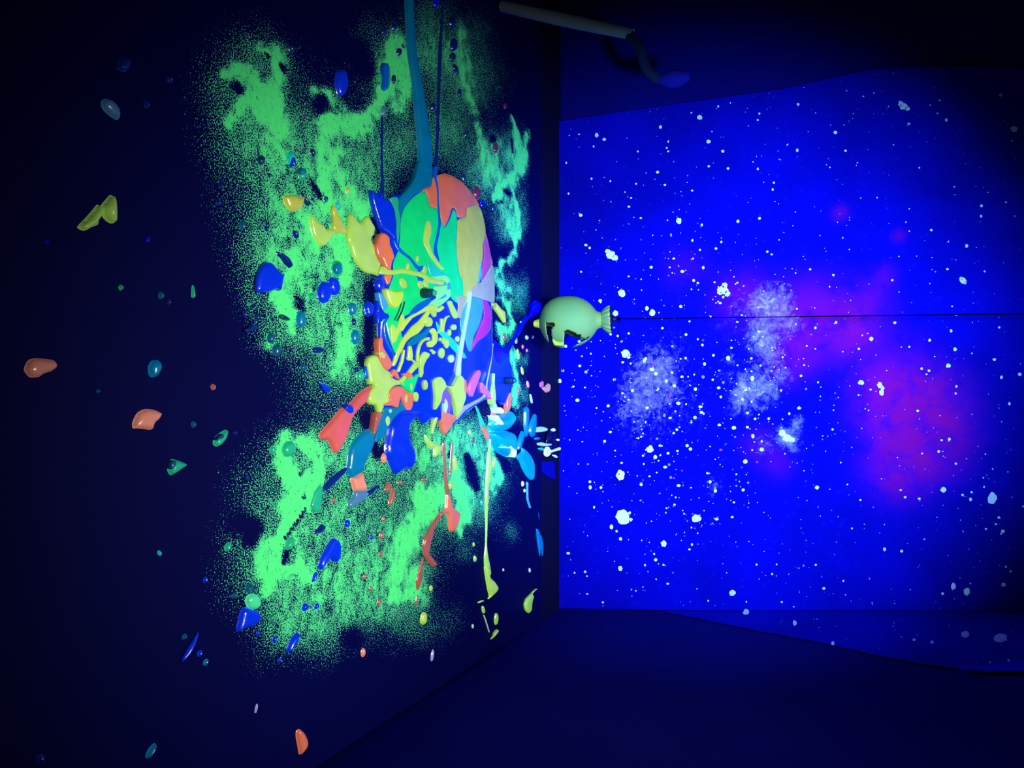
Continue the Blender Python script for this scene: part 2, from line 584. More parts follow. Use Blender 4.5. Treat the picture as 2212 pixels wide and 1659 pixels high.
pmat = bpy.data.materials.new('black_platform_with_green_spray')
pmat.use_nodes = True
nt = pmat.node_tree
N, L = nt.nodes, nt.links
bs = N['Principled BSDF']
tc = N.new('ShaderNodeTexCoord')
aspray = N.new('ShaderNodeAttribute')
aspray.attribute_name = 'spray'


def noise(nt, vec, scale, detail=2.0, rough=.5, dist=0.0):
    n = nt.nodes.new('ShaderNodeTexNoise')
    n.inputs['Scale'].default_value = scale
    n.inputs['Detail'].default_value = detail
    n.inputs['Roughness'].default_value = rough
    n.inputs['Distortion'].default_value = dist
    nt.links.new(vec, n.inputs['Vector'])
    return n.outputs['Fac']


def math_(nt, op, a, b=None, c=None):
    n = nt.nodes.new('ShaderNodeMath')
    n.operation = op
    for i, v in enumerate((a, b, c)):
        if v is None:
            continue
        if isinstance(v, (int, float)):
            n.inputs[i].default_value = v
        else:
            nt.links.new(v, n.inputs[i])
    return n.outputs[0]


def rng_(nt, v, a, b, c, d, smooth=False):
    n = nt.nodes.new('ShaderNodeMapRange')
    if smooth:
        n.interpolation_type = 'SMOOTHSTEP'
    nt.links.new(v, n.inputs['Value'])
    n.inputs['From Min'].default_value = a
    n.inputs['From Max'].default_value = b
    n.inputs['To Min'].default_value = c
    n.inputs['To Max'].default_value = d
    return n.outputs['Result']


def mixc(nt, f, a, b):
    n = nt.nodes.new('ShaderNodeMix')
    n.data_type = 'RGBA'
    for k, v in (('Factor', f), ('A', a), ('B', b)):
        if isinstance(v, (tuple, float, int)):
            n.inputs[k].default_value = v
        else:
            nt.links.new(v, n.inputs[k])
    return n.outputs['Result']


ob = tc.outputs['Object']
mp = N.new('ShaderNodeMapping')
mp.inputs['Scale'].default_value = (.72, 1.0, 1.0)
L.new(ob, mp.inputs['Vector'])
cloud = noise(nt, mp.outputs['Vector'], 34, 6, .66, .5)                    # wisps
fine = noise(nt, ob, 290, 1.0, .5)                       # droplets of spray
fine = rng_(nt, fine, .24, .70, 0.02, 1)
wisp = rng_(nt, cloud, .3, .7, .42, 1.38)
calm = rng_(nt, aspray.outputs['Fac'], .40, .85, .25, 1.0, True)      # even mist, wispy where thick
d1 = math_(nt, 'MULTIPLY', aspray.outputs['Fac'], math_(nt, 'ADD', 1.0, math_(nt, 'MULTIPLY', calm, math_(nt, 'SUBTRACT', wisp, 1.0))))
diff = math_(nt, 'SUBTRACT', d1, math_(nt, 'ADD', fine, math_(nt, 'MULTIPLY', rng_(nt, aspray.outputs['Fac'], 0, .12, 1, 0), .25)))
mask = math_(nt, 'MULTIPLY', rng_(nt, diff, -.04, .10, 0, 1, True), rng_(nt, noise(nt, mp.outputs['Vector'], 120, 3, .6), .30, .40, .35, 1, True))
deep = math_(nt, 'MULTIPLY', rng_(nt, d1, .5, 1.15, 0, 1, True), rng_(nt, noise(nt, mp.outputs['Vector'], 75, 5, .7), .3, .6, .45, 1))
gcol = mixc(nt, deep, (0.07, 0.58, 0.24, 1), (0.078, 0.92, 0.20, 1))
bl = (0.0002, 0.0008, 0.046, 1)
L.new(mixc(nt, mask, bl, gcol), bs.inputs['Base Color'])
bs.inputs['Roughness'].default_value = 0.6
bs.inputs['Specular IOR Level'].default_value = 0.05
platform = link('platform', pm, pmat)
tag(platform, 'wide black platform misted with glowing green spray paint below the starry cloth', 'platform')

# ------------------------------------------------------------------ starry cloth
STARS = [
    ((1060, 0, 3.687), [(844, 1076, 17), (904, 1110, 14), (1352, 1012, 13), (1664, 935, 20), (1735, 1128, 17), (1812, 848, 9), (1598, 898, 7), (2140, 905, 9), (2127, 955, 9), (620, 1542, 9), (820, 1166, 8), (1414, 1127, 8), (1402, 1178, 8), (1414, 1206, 9), (1171, 1206, 8), (1329, 1371, 12), (1387, 1473, 10), (1158, 1463, 8), (953, 1443, 8), (1737, 1325, 10), (1890, 1342, 11), (2127, 1345, 10), (1848, 1205, 12), (602, 1296, 8), (704, 1070, 7), (1604, 1518, 9), (1101, 1646, 10), (803, 1423, 9), (1118, 1577, 8)]),
    ((1660, 120, 4.007), [(257, 423, 13), (822, 353, 7), (580, 666, 16), (1172, 438, 33), (1540, 557, 15), (1216, 591, 11), (2010, 341, 16), (2127, 636, 29), (2108, 737, 9), (249, 820, 14), (667, 824, 11), (1482, 388, 9), (1398, 429, 7), (1463, 500, 8), (912, 324, 6), (1038, 441, 6), (531, 968, 7), (1306, 972, 8), (47, 1101, 11), (37, 1160, 11), (940, 1230, 7), (1844, 1300, 13), (1841, 1391, 12), (1409, 1511, 12), (1219, 1326, 6), (1189, 1442, 7), (1219, 1519, 7), (1716, 1648, 15), (643, 1577, 7), (92, 1595, 7), (1083, 772, 6), (676, 305, 6), (735, 503, 5), (160, 776, 6), (2056, 1270, 9)]),
    ((1200, 450, 4.424), [(240, 66, 17), (1180, 121, 29), (528, 444, 43), (632, 813, 36), (925, 998, 33), (1597, 780, 48), (1615, 735, 28), (670, 1387, 42), (290, 351, 14), (326, 378, 13), (1398, 159, 13), (1308, 307, 13), (1584, 322, 12), (1534, 384, 13), (1130, 480, 12), (1212, 603, 17), (914, 563, 15), (1320, 689, 15), (1360, 714, 13), (427, 884, 18), (574, 1005, 28), (873, 956, 20), (1197, 938, 16), (815, 92, 11), (1380, 397, 11), (2024, 414, 13), (2066, 441, 11), (1950, 96, 14), (1744, 124, 16), (1412, 567, 15), (1247, 1206, 14), (1091, 564, 10), (1314, 480, 9), (98, 1318, 15), (227, 1273, 14), (232, 1506, 14), (292, 1564, 15), (848, 1456, 17), (642, 1472, 13), (562, 1637, 12), (920, 1540, 20), (960, 1580, 18), (1360, 1252, 11), (1404, 1306, 13), (1573, 905, 13), (1602, 848, 13), (1554, 891, 8), (70, 1551, 14), (251, 1414, 9), (338, 1389, 9), (700, 1195, 12), (595, 1220, 12), (526, 1205, 12), (245, 607, 10), (1720, 722, 8), (1520, 706, 10), (1650, 1432, 22), (1880, 1625, 22), (1958, 1504, 10), (2064, 1554, 8)]),
    ((1700, 534, 4.32), [(216, 206, 11), (433, 260, 12), (397, 369, 8), (983, 307, 11), (1497, 205, 12), (1643, 313, 30), (1844, 226, 10), (1006, 705, 14), (786, 857, 20), (671, 949, 12), (458, 701, 13), (692, 1262, 26), (881, 1356, 26), (780, 1328, 10), (668, 1379, 9), (1332, 868, 14), (1568, 952, 18), (1505, 1105, 22), (1532, 781, 14), (1141, 930, 11), (1935, 1048, 15), (1980, 748, 12), (1726, 990, 8), (1257, 1133, 13), (1325, 1153, 13), (1302, 1185, 9), (2001, 1214, 15), (2172, 1186, 17), (2075, 1460, 14), (1220, 1527, 13), (1581, 1299, 12), (1574, 1365, 11), (131, 1200, 12), (113, 1500, 17), (265, 752, 13), (92, 575, 10), (520, 975, 7), (1378, 1021, 7), (1541, 551, 8), (1580, 634, 8), (1333, 339, 7), (311, 1392, 7), (582, 21, 7), (1045, 87, 7)]),
    ((1160, 800, 3.687), [(685, 1170, 60), (663, 834, 38), (1270, 1180, 37), (1010, 1381, 26), (663, 1578, 19), (945, 1509, 14), (122, 1508, 18), (133, 815, 20), (322, 238, 16), (900, 628, 30), (942, 690, 16), (1020, 771, 14), (424, 932, 15), (509, 934, 12), (421, 888, 12), (1127, 918, 14), (829, 910, 12), (1568, 457, 17), (1720, 525, 15), (1658, 726, 18), (1790, 630, 17), (1222, 627, 14), (1196, 600, 13), (1301, 290, 14), (1309, 334, 13), (1258, 375, 14), (1447, 140, 13), (1093, 122, 14), (538, 565, 12), (567, 283, 12), (616, 74, 12), (592, 1247, 17), (634, 1281, 10), (665, 1342, 14), (249, 1456, 13), (455, 1090, 10), (860, 1552, 10), (1007, 1549, 9), (1234, 1388, 10), (1214, 1426, 10), (933, 1463, 9), (1431, 1185, 13), (1555, 1168, 11), (1873, 1622, 9), (1749, 1547, 9), (1908, 1545, 7), (2087, 300, 13), (1642, 953, 13), (1379, 889, 13), (1420, 960, 14), (182, 84, 16), (205, 2, 12), (392, 13, 12), (1095, 1070, 10)]),
    ((1712, 880, 4.424), [(1908, 872, 52), (1443, 788, 29), (1498, 304, 15), (1397, 422, 14), (1561, 538, 12), (1238, 440, 9), (1034, 791, 11), (1076, 858, 13), (648, 885, 11), (880, 1356, 17), (1043, 1374, 15), (1701, 879, 16), (1831, 760, 10), (1972, 1052, 14), (1944, 1116, 11), (1848, 1162, 11), (2010, 1184, 18), (1994, 1208, 10), (2039, 1524, 12), (2085, 1568, 11), (1712, 811, 12), (1625, 836, 13), (1211, 872, 13), (382, 211, 12), (234, 766, 20), (525, 737, 9), (567, 1156, 9), (222, 1505, 11), (1425, 313, 11), (1260, 1260, 8), (2204, 946, 10), (1912, 590, 8), (1843, 447, 8), (1824, 672, 8), (736, 1637, 7), (105, 1512, 8)]),
    ((1160, 1200, 3.687), [(1556, 298, 25), (1665, 450, 24), (525, 373, 9), (400, 306, 8), (1041, 225, 10), (1364, 361, 8), (1667, 368, 7), (1950, 370, 9), (787, 281, 7), (752, 272, 6), (398, 165, 7), (383, 130, 11), (299, 138, 8), (2045, 409, 6)]),
    ((1700, 1200, 4.32), [(1552, 288, 28), (1678, 337, 35), (1662, 735, 37), (1990, 770, 54), (2019, 273, 20), (72, 628, 22), (428, 818, 18), (343, 307, 14), (526, 236, 10), (1186, 786, 14), (1353, 808, 16), (1894, 996, 10), (2068, 979, 13), (771, 216, 7), (1453, 355, 14), (154, 94, 8), (1712, 261, 8)]),
]
NEB = [(1402, 808, 42, .55), (1372, 848, 36, .5), (1425, 790, 34, .6), (1440, 840, 34, .45), (1360, 890, 30, .35), (1400, 870, 40, .4),
       (1650, 655, 32, .95), (1672, 672, 36, .7), (1690, 640, 26, .6), (1645, 715, 30, .85), (1652, 740, 26, .85), (1710, 700, 22, .8), (1600, 660, 30, .3),
       (1660, 770, 34, .55), (1620, 830, 30, .75), (1602, 852, 22, .9), (1640, 850, 38, .5), (1690, 810, 22, .55), (1655, 835, 24, .7), (1600, 880, 24, .4),
       (1695, 940, 20, 1.0), (1700, 950, 14, 1.1), (1722, 918, 14, .7), (1715, 960, 20, .5), (1650, 960, 26, .35), (1575, 775, 14, .6), (1570, 810, 16, .4), (1540, 1050, 18, .45), (1725, 905, 10, .6),
       (1560, 720, 30, .18), (1450, 760, 60, .16), (1380, 930, 60, .18), (1480, 880, 70, .16)]
MAG = [(1700, 690, 55, .55), (1780, 680, 55, .5), (1850, 700, 60, .75), (1830, 730, 40, .6), (1750, 650, 50, .3), (1740, 745, 45, .6), (1700, 780, 40, .5), (1620, 650, 50, .4), (1590, 640, 40, .25),
       (1940, 850, 70, .9), (1990, 880, 75, .95), (1930, 920, 55, .75), (2010, 950, 70, .85), (1940, 1010, 55, .75), (1970, 980, 55, .8), (1925, 1045, 22, .5), (1900, 830, 45, .55), (2030, 900, 60, .6),
       (1910, 600, 24, .35), (1880, 640, 28, .3), (1480, 580, 40, .12), (1680, 1000, 30, .2), (1640, 960, 30, .25), (1940, 510, 12, .5), (1815, 460, 14, .5)]
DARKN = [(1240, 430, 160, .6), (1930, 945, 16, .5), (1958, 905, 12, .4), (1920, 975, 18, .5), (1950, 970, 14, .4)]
out_back = [(1206, 262), (1300, 248), (1400, 233), (1500, 219), (1600, 205), (1700, 190), (1800, 167), (1880, 151), (1990, 144), (2100, 143), (2212, 148), (2330, 155), (2460, 160),
            (2460, 1320), (2212, 1320), (1900, 1319), (1700, 1319), (1560, 1319), (1430, 1318), (1320, 1316), (1206, 1313)]


def cdt_patch(bm, loop2, step, to3, mi, attr):
    """triangulated sheet from a 2-D loop; attr(v3) -> dict of float layers"""
    loop2 = np.array(loop2, float)
    dense = []
    for i in range(len(loop2)):
        a, b = loop2[i], loop2[(i + 1) % len(loop2)]
        k = max(1, int(np.linalg.norm(b - a) / step))
        for j in range(k):
            dense.append(a + (b - a) * j / k)
    dense = np.array(dense)
    lo, hi = dense.min(0), dense.max(0)
    X, Y = np.meshgrid(np.arange(lo[0] + step / 2, hi[0], step), np.arange(lo[1] + step / 2, hi[1], step))
    pts = np.stack([X.ravel(), Y.ravel()], 1)
    ins = np.zeros(len(pts), bool)
    x1, y1 = dense[:, 0], dense[:, 1]
    x2, y2 = np.roll(x1, -1), np.roll(y1, -1)
    for a, b, c, d in zip(x1, y1, x2, y2):
        if b != d:
            ins ^= ((b > pts[:, 1]) != (d > pts[:, 1])) & (pts[:, 0] < (c - a) * (pts[:, 1] - b) / (d - b) + a)
    pts = pts[ins]
    pts = pts[seg_dist(pts, dense) > step * .4]
    n = len(dense)
    vo, eo, fo, _, _, _ = delaunay_2d_cdt([Vector(p) for p in dense] + [Vector(p) for p in pts], [(i, (i + 1) % n) for i in range(n)], [], 1, 1e-6)
    bv = [bm.verts.new(to3(v)) for v in vo]
    for f in fo:
        ff = bm.faces.new([bv[i] for i in f])
        ff.material_index = mi
        ff.smooth = True
    return bv


def gauss_sum(px, py, lst):
    s = np.zeros_like(px)
    for x, y, r, w in lst:
        s = 1 - (1 - s) * (1 - np.clip(w, 0, 1) * np.exp(-((px - x) ** 2 + (py - y) ** 2) / (r * r)))
    return s


bm = bmesh.new()
loop_b = [tuple((on_y(a, b, YB).x, on_y(a, b, YB).z)) for a, b in out_back]
loop_b = [(x, max(z, ZP - 0.010)) for x, z in loop_b]
cdt_patch(bm, loop_b, 0.016, lambda v: (v[0], YB, v[1]), 0, None)
# the cloth turns the corner onto the right wall and hangs there
XC = on_y(1700, 1319, YB).x
side_px = [(1430, 1320), (1560, 1347), (1660, 1367), (1760, 1385), (1880, 1412), (1980, 1432), (2050, 1441), (2130, 1437), (2212, 1426), (2400, 1400), (2400, 1330), (2212, 1322), (1900, 1321), (1700, 1320.5), (1560, 1320.5)]

def on_side(x, y, lift=0.0):
    d = ray(x, y)
    P = C0 + SIDE_N * lift
    p = CAM + d * ((P - CAM).dot(SIDE_N) / d.dot(SIDE_N))
    if p.y > YB - lift:
        p = on_y(x, y, YB - lift)
    return p


side = [on_side(a, b) for a, b in side_px]
side = [(p.y, p.z) for p in side]
cdt_patch(bm, side, 0.02, lambda v: (C0.x + CREASE.x * (v[1] - C0.z) / CREASE.z, v[0], v[1]), 0, None)
bmesh.ops.recalc_face_normals(bm, faces=bm.faces)
n_sheet = len(bm.verts)


def star(x, y, r, mi=1, n=None, lump=.12):
    flat = y < 1318
    n = n or (9 if r < 3 else 15)
    a0 = random.random() * 6.28
    k = random.uniform(.85, 1.18)
    vs = []
    for i in range(n):
        a = 2 * math.pi * i / n
        rr = r * (1 + random.uniform(-lump, lump))
        px_, py_ = x + rr * k * math.cos(a + a0), y + rr / k * math.sin(a + a0)
        p = on_y(px_, py_, YB - 0.0015) if flat else on_side(px_, py_, 0.0015)
        vs.append(bm.verts.new(p))
    f = bm.faces.new(vs)
    f.material_index = mi
    return f


for (ox, oy, s), lst in STARS:
    for (u, v, r) in lst:
        star(ox + u / s, oy + v / s, max(1.0, r / s * .96), 1, lump=.16 if r / s > 5 else .1)
# extra lobes of the ragged big stars and the soft sprinkle of small ones
for x, y, r in [(1328, 557, 6), (1312, 543, 5), (1357, 770, 5), (1571, 635, 6), (1555, 632, 5), (1363, 1122, 4), (1360, 1108, 3), (1906, 838, 5), (1900, 832, 6), (1946, 224, 6), (1960, 235, 5), (2076, 602, 4), (2085, 611, 3), (1700, 945, 9), (1690, 935, 7), (1711, 950, 6)]:
    star(x, y, r, 1, lump=.25)
cnt = 0
while cnt < 1300:
    x, y = random.uniform(1212, 2210), random.uniform(150, 1430)
    p = .22
    for cx, cy, s, w in ((1400, 830, 95, 1.0), (1640, 840, 110, 1.0), (1650, 700, 90, .6), (1460, 960, 130, .8), (1420, 560, 150, .35), (1500, 1050, 150, .45), (1320, 830, 60, .5)):
        p += w * math.exp(-((x - cx) ** 2 + (y - cy) ** 2) / (s * s))
    top = 262 - (x - 1206) * .165 if x < 1880 else 150
    bot = 1315 if x < 1430 else 1318 + (x - 1430) * .19
    if y < top + 6 or y > min(bot, 1436) - 5 or random.random() > p:
        continue
    near = math.exp(-((x - 1480) ** 2 + (y - 860) ** 2) / (260 ** 2))
    r = random.uniform(.55, 1.2) + random.random() ** 3.2 * (2.6 * near + .6)
    star(x, y, r, random.choice((1, 1, 2, 2, 3)) if near < .25 or random.random() < .5 else 1, 6, .1)
    cnt += 1
# lower hem curling outward at the far corner, and the corner flap by the ledge
hem = [on_side(a, b, 0.004) for a, b in [(2050, 1441), (2130, 1437), (2212, 1426), (2400, 1400), (2400, 1420), (2212, 1449), (2140, 1450), (2090, 1446)]]
f = bm.faces.new([bm.verts.new(p) for p in hem])
f.material_index = 4
flap = [on_z(a, b, ZP - .008) for a, b in [(1169, 997), (1196, 997), (1199, 1037), (1182, 1030), (1169, 1020)]]
me = bpy.data.meshes.new('starry_cloth')
bm.to_mesh(me)
bm.free()
co = np.zeros(len(me.vertices) * 3)
me.vertices.foreach_get('co', co)
co = co.reshape(-1, 3)
CX, CY = project(co)
wb = rng.normal(0, 1, (len(CX), 2)) * 1.0
a1 = me.attributes.new('nebula', 'FLOAT', 'POINT')
a1.data.foreach_set('value', gauss_sum(CX + wb[:, 0], CY + wb[:, 1], NEB).astype(np.float32))
a2 = me.attributes.new('violet', 'FLOAT', 'POINT')
a2.data.foreach_set('value', gauss_sum(CX, CY, MAG).astype(np.float32))
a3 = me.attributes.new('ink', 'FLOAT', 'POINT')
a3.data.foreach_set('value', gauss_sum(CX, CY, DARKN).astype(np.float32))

cm = bpy.data.materials.new('printed_galaxy_cloth')
cm.use_nodes = True
nt = cm.node_tree
b2 = nt.nodes['Principled BSDF']
tc = nt.nodes.new('ShaderNodeTexCoord')
ob = tc.outputs['Object']


def attr(nt, name):
    n = nt.nodes.new('ShaderNodeAttribute')
    n.attribute_name = name
    return n.outputs['Fac']


neb, vio, ink = attr(nt, 'nebula'), attr(nt, 'violet'), attr(nt, 'ink')
c1 = noise(nt, ob, 3.2, 6, .6)
c2 = noise(nt, ob, 38, 8, .74, .8)
c3 = noise(nt, ob, 12, 6, .65, .5)
c4 = noise(nt, ob, 420, 2, .6)
blue_v = rng_(nt, c1, .3, .7, .72, 1.2)
base_c = nt.nodes.new('ShaderNodeVectorMath')
base_c.operation = 'SCALE'
base_c.inputs[0].default_value = (0.0, 0.0004, 0.32)
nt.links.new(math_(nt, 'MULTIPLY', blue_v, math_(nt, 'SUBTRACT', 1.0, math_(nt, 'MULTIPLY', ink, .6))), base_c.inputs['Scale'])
vmask = math_(nt, 'MULTIPLY', vio, rng_(nt, c3, .3, .6, .35, 1.1, True))
vmask = math_(nt, 'MINIMUM', vmask, 1.0)
col1 = mixc(nt, vmask, base_c.outputs['Vector'], (0.34, 0.002, 0.20, 1))
nz2 = math_(nt, 'ADD', math_(nt, 'MULTIPLY', c2, .75), math_(nt, 'MULTIPLY', c4, .25))
nmask = rng_(nt, math_(nt, 'ADD', neb, math_(nt, 'MULTIPLY', math_(nt, 'SUBTRACT', nz2, .5), 4.2)), .22, 1.0, 0, 1, True)
nmask = math_(nt, 'MULTIPLY', nmask, rng_(nt, neb, .02, .3, 0, 1, True))
pale = mixc(nt, vio, (0.24, 0.16, 0.42, 1), (0.52, 0.11, 0.40, 1))
col2 = mixc(nt, math_(nt, 'MULTIPLY', nmask, .85), col1, pale)
hot = rng_(nt, math_(nt, 'ADD', neb, math_(nt, 'MULTIPLY', math_(nt, 'SUBTRACT', nz2, .5), 3.4)), 0.85, 1.35, 0, .9, True)
col3 = mixc(nt, hot, col2, (0.75, 0.40, 0.55, 1))
# faint haloes and dust
dust = nt.nodes.new('ShaderNodeTexVoronoi')
dust.inputs['Scale'].default_value = 26
nt.links.new(ob, dust.inputs['Vector'])
halo = rng_(nt, dust.outputs['Distance'], .0, .28, .16, 0, True)
col4 = mixc(nt, halo, col3, (0.03, 0.01, 0.45, 1))
nt.links.new(col4, b2.inputs['Base Color'])
b2.inputs['Roughness'].default_value = .9
b2.inputs['Specular IOR Level'].default_value = .05


def star_mat(name, c):
    m = flat_mat(name, c, .9, .05)
    return m


hem_m = flat_mat('cloth_reverse', (0.001, 0.001, 0.5), .9, .05)
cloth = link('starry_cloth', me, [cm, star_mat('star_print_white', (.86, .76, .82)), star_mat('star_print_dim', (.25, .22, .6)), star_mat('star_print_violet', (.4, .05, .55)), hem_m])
tag(cloth, 'deep blue galaxy print cloth with white stars hanging behind the platform', 'backdrop')
fm = bpy.data.meshes.new('corner_flap')
fm.from_pydata([Vector((p.x, p.y, p.z)) for p in flap] + [Vector((p.x, p.y, p.z + .003)) for p in flap], [], [list(range(5)), list(range(9, 4, -1))] + [[i, 5 + i, 5 + (i + 1) % 5, (i + 1) % 5] for i in range(5)])
link('corner_flap', fm, flat_mat('cloth_flap_blue', (0.0, 0.001, .20), .9, .05), cloth)

# ================================================================== THE SPLASH
S = empty('paint_splash', (MC[0], MC[1], ZP), 'huge solid splash of many bright paint colours bursting across the black platform', 'sculpture')
order = [0]


def part(name, col, px, thick=0.0028, lift=None, edge=None, label=None, mound_=True, step=2.5, ripple=0.0, off=None, on=None):
    order[0] += 1
    o = off if off is not None else 0.0100 + 0.00008 * order[0]
    if not mound_ and thick < .04:
        thick *= .62
    if mound_ and off is None and thick < .0061:
        thick = .0014 + .1 * thick
        edge = edge or .0022
    ob_ = blob(name, px, P_(col), thick, o, S, edge if edge else 0.0032, step, mound_, ripple=ripple)
    if ob_ is not None and label:
        ob_['label'] = label
    if ob_ is not None and on is not None:
        ob_.parent = on
    return ob_


# body: blue mound under everything
body = [(845, 425), (872, 416), (905, 400), (945, 386), (977, 389), (1005, 406), (1028, 436), (1042, 473), (1047, 522), (1052, 570), (1056, 612), (1062, 680), (1064, 742), (1075, 780), (1090, 760),
        (1104, 790), (1106, 830), (1100, 865), (1086, 874), (1070, 862), (1050, 864), (1025, 880), (1000, 903), (985, 913), (960, 915), (940, 905), (920, 900), (880, 905), (850, 890), (822, 880),
        (810, 850), (808, 800), (818, 760), (818, 700), (818, 640), (822, 560), (838, 520), (846, 470)]
part('paint_body', 'blue', body, 0.012, off=0.0, edge=0.012, label='deep blue base layer')
part('paint_pool', 'green', T('A', [(470, 650), (500, 520), (580, 400), (690, 310), (765, 300), (800, 380), (825, 470), (900, 495), (935, 560), (960, 640), (1000, 715), (1060, 620), (1100, 510), (1135, 560), (1150, 700), (1140, 940), (1150, 1120), (1180, 1300), (1220, 1450), (1200, 1640), (1100, 1600), (1000, 1480), (850, 1560), (760, 1600), (640, 1700), (590, 1750), (520, 1790), (480, 1830), (470, 1900), (500, 2150), (420, 2250), (330, 2050), (280, 1860), (205, 1860), (210, 1750), (330, 1600), (330, 1450), (380, 1300), (380, 1150), (440, 1000), (460, 850)]), .004, off=.0095, label='emerald green pool')
order[0] = 10
part('paint_patch', 'sea', T('A', [(350, 380), (440, 370), (450, 500), (470, 640), (460, 800), (440, 930), (420, 800), (420, 640), (400, 520)]), .004)
stream = stroke([(886, -30, 15), (886, 0, 16), (888, 60, 16), (893, 120, 17), (903, 180, 19), (910, 240, 23), (918, 300, 27), (920, 340, 28), (915, 372, 30)])
part('paint_stream', 'teal', stream, .014, off=.0, edge=.012, label='long teal stream running to the top of the photo')
part('paint_patch', 'teal', T('A', [(700, -60), (835, -60), (850, 140), (840, 220), (750, 270), (680, 310), (600, 370), (520, 490), (470, 640), (450, 500), (450, 390), (560, 260), (650, 120)]), .004, label='teal fan where the stream meets the dome')
part('paint_patch', 'orange', T('A', [(690, 310), (750, 265), (840, 225), (850, 140), (910, 105), (1000, 78), (1100, 113), (1200, 178), (1290, 268), (1370, 378), (1412, 470), (1340, 455), (1270, 490), (1250, 590), (1160, 610), (1130, 520), (1090, 500), (1050, 620), (1000, 715), (960, 650), (935, 560), (890, 495), (820, 475), (800, 380), (765, 300)]), .004, label='orange cap on the dome')
part('paint_patch', 'olive', T('A', [(1270, 490), (1340, 455), (1410, 475), (1450, 560), (1480, 690), (1490, 830), (1460, 930), (1460, 1050), (1430, 1250), (1400, 1400), (1380, 1480), (1330, 1560), (1290, 1600), (1240, 1700), (1190, 1750), (1150, 1600), (1100, 1400), (1060, 1250), (1000, 1180), (960, 1110), (1020, 1000), (1110, 930), (1140, 900), (1140, 700), (1160, 630), (1250, 590)]), .004, label='broad ochre yellow patch')
part('paint_patch', 'rose', T('A', [(1490, 790), (1520, 900), (1550, 1050), (1572, 1160), (1520, 1240), (1470, 1320), (1435, 1370), (1440, 1250), (1470, 1050), (1465, 930), (1490, 850)]), .004)
part('paint_patch', 'stone', T('A', [(1430, 1380), (1520, 1240), (1565, 1165), (1590, 1280), (1595, 1450), (1590, 1620), (1500, 1600), (1440, 1590), (1340, 1560), (1290, 1500), (1330, 1420)]), .004, label='pale grey-lilac patch')
part('paint_streak', 'aqua', T('A', [(1440, 1150), (1435, 1300), (1410, 1400), (1395, 1390), (1400, 1280), (1420, 1180)]), .002)
part('paint_streak', 'green', T('A', [(1195, 1290), (1220, 1400), (1200, 1500), (1180, 1510), (1175, 1400)]), .002)
part('paint_streak', 'green', T('A', [(1060, 1260), (1100, 1400), (1140, 1540), (1130, 1590), (1090, 1560), (1060, 1400)]), .002)
part('paint_streak', 'green', T('A', [(1110, 1000), (1150, 1110), (1110, 1090), (1080, 1030)]), .002)
part('paint_patch', 'sky', T('B', [(1270, 60), (1330, 0), (1440, 30), (1460, 130), (1440, 260), (1400, 380), (1350, 480), (1310, 660), (1270, 620), (1240, 500), (1190, 400), (1190, 250), (1230, 130)]), .004, label='sky blue panel')
part('paint_patch', 'aqua', T('B', [(1300, 30), (1240, 130), (1200, 260), (1190, 400), (1240, 470), (1280, 250)]), .003)
part('paint_patch', 'magenta', T('B', [(1445, 40), (1500, 50), (1540, 130), (1555, 250), (1540, 400), (1480, 480), (1380, 560), (1320, 660), (1320, 600), (1370, 480), (1430, 330), (1470, 220), (1460, 120)]), .004, label='magenta swirl')
part('paint_patch', 'pink', T('B', [(1440, 320), (1470, 350), (1460, 440), (1390, 540), (1330, 640), (1330, 590), (1380, 470)]), .002)
part('paint_patch', 'stone', T('B', [(1130, 0), (1260, 0), (1250, 80), (1210, 180), (1190, 260), (1150, 240), (1160, 100)]), .003)
part('paint_patch', 'aqua', T('B', [(900, 300), (960, 380), (1060, 470), (1170, 590), (1250, 700), (1260, 740), (1200, 730), (1100, 640), (1000, 520), (920, 420)]), .003)
part('paint_patch', 'ultra', T('R', [(920, 800), (980, 860), (1120, 950), (1200, 880), (1300, 720), (1400, 500), (1560, 300), (1600, 150), (1680, 70), (1770, 120), (1760, 280), (1650, 370), (1520, 480), (1400, 680), (1300, 820), (1210, 1000), (1190, 1150), (1200, 1400), (1170, 1500), (1150, 1660), (1150, 1900), (1000, 1960), (900, 1660), (860, 1200), (880, 900)]), .008, off=.001, edge=.008, label='bright blue arm reaching to the back edge')
part('paint_drip', 'olive', T('R', [(890, 150), (950, 110), (1050, 230), (1110, 270), (1125, 380), (1130, 490), (1080, 430), (1000, 310)]), .008, off=.006, edge=.008, label='olive beak-shaped drip')
# centre swirl
part('paint_patch', 'aqua', T('A', [(790, 1130), (860, 1170), (960, 1250), (1030, 1300), (900, 1330), (830, 1290)]), .003)
part('paint_patch', 'limegreen', T('A', [(760, 1330), (900, 1300), (1000, 1290), (1060, 1340), (1060, 1400), (1000, 1390), (880, 1400), (800, 1380)]), .003)
part('paint_patch', 'sky', T('A', [(860, 1370), (1010, 1370), (1000, 1420), (900, 1430)]), .002)
part('paint_patch', 'limegreen', T('A', [(870, 1440), (960, 1420), (1040, 1420), (1070, 1480), (1060, 1560), (980, 1640), (880, 1700), (790, 1700), (820, 1620), (900, 1560)]), .003, ripple=.001)
part('paint_patch', 'sky', T('A', [(1040, 1370), (1070, 1420), (1060, 1530), (980, 1580), (920, 1590), (1010, 1500)]), .002)
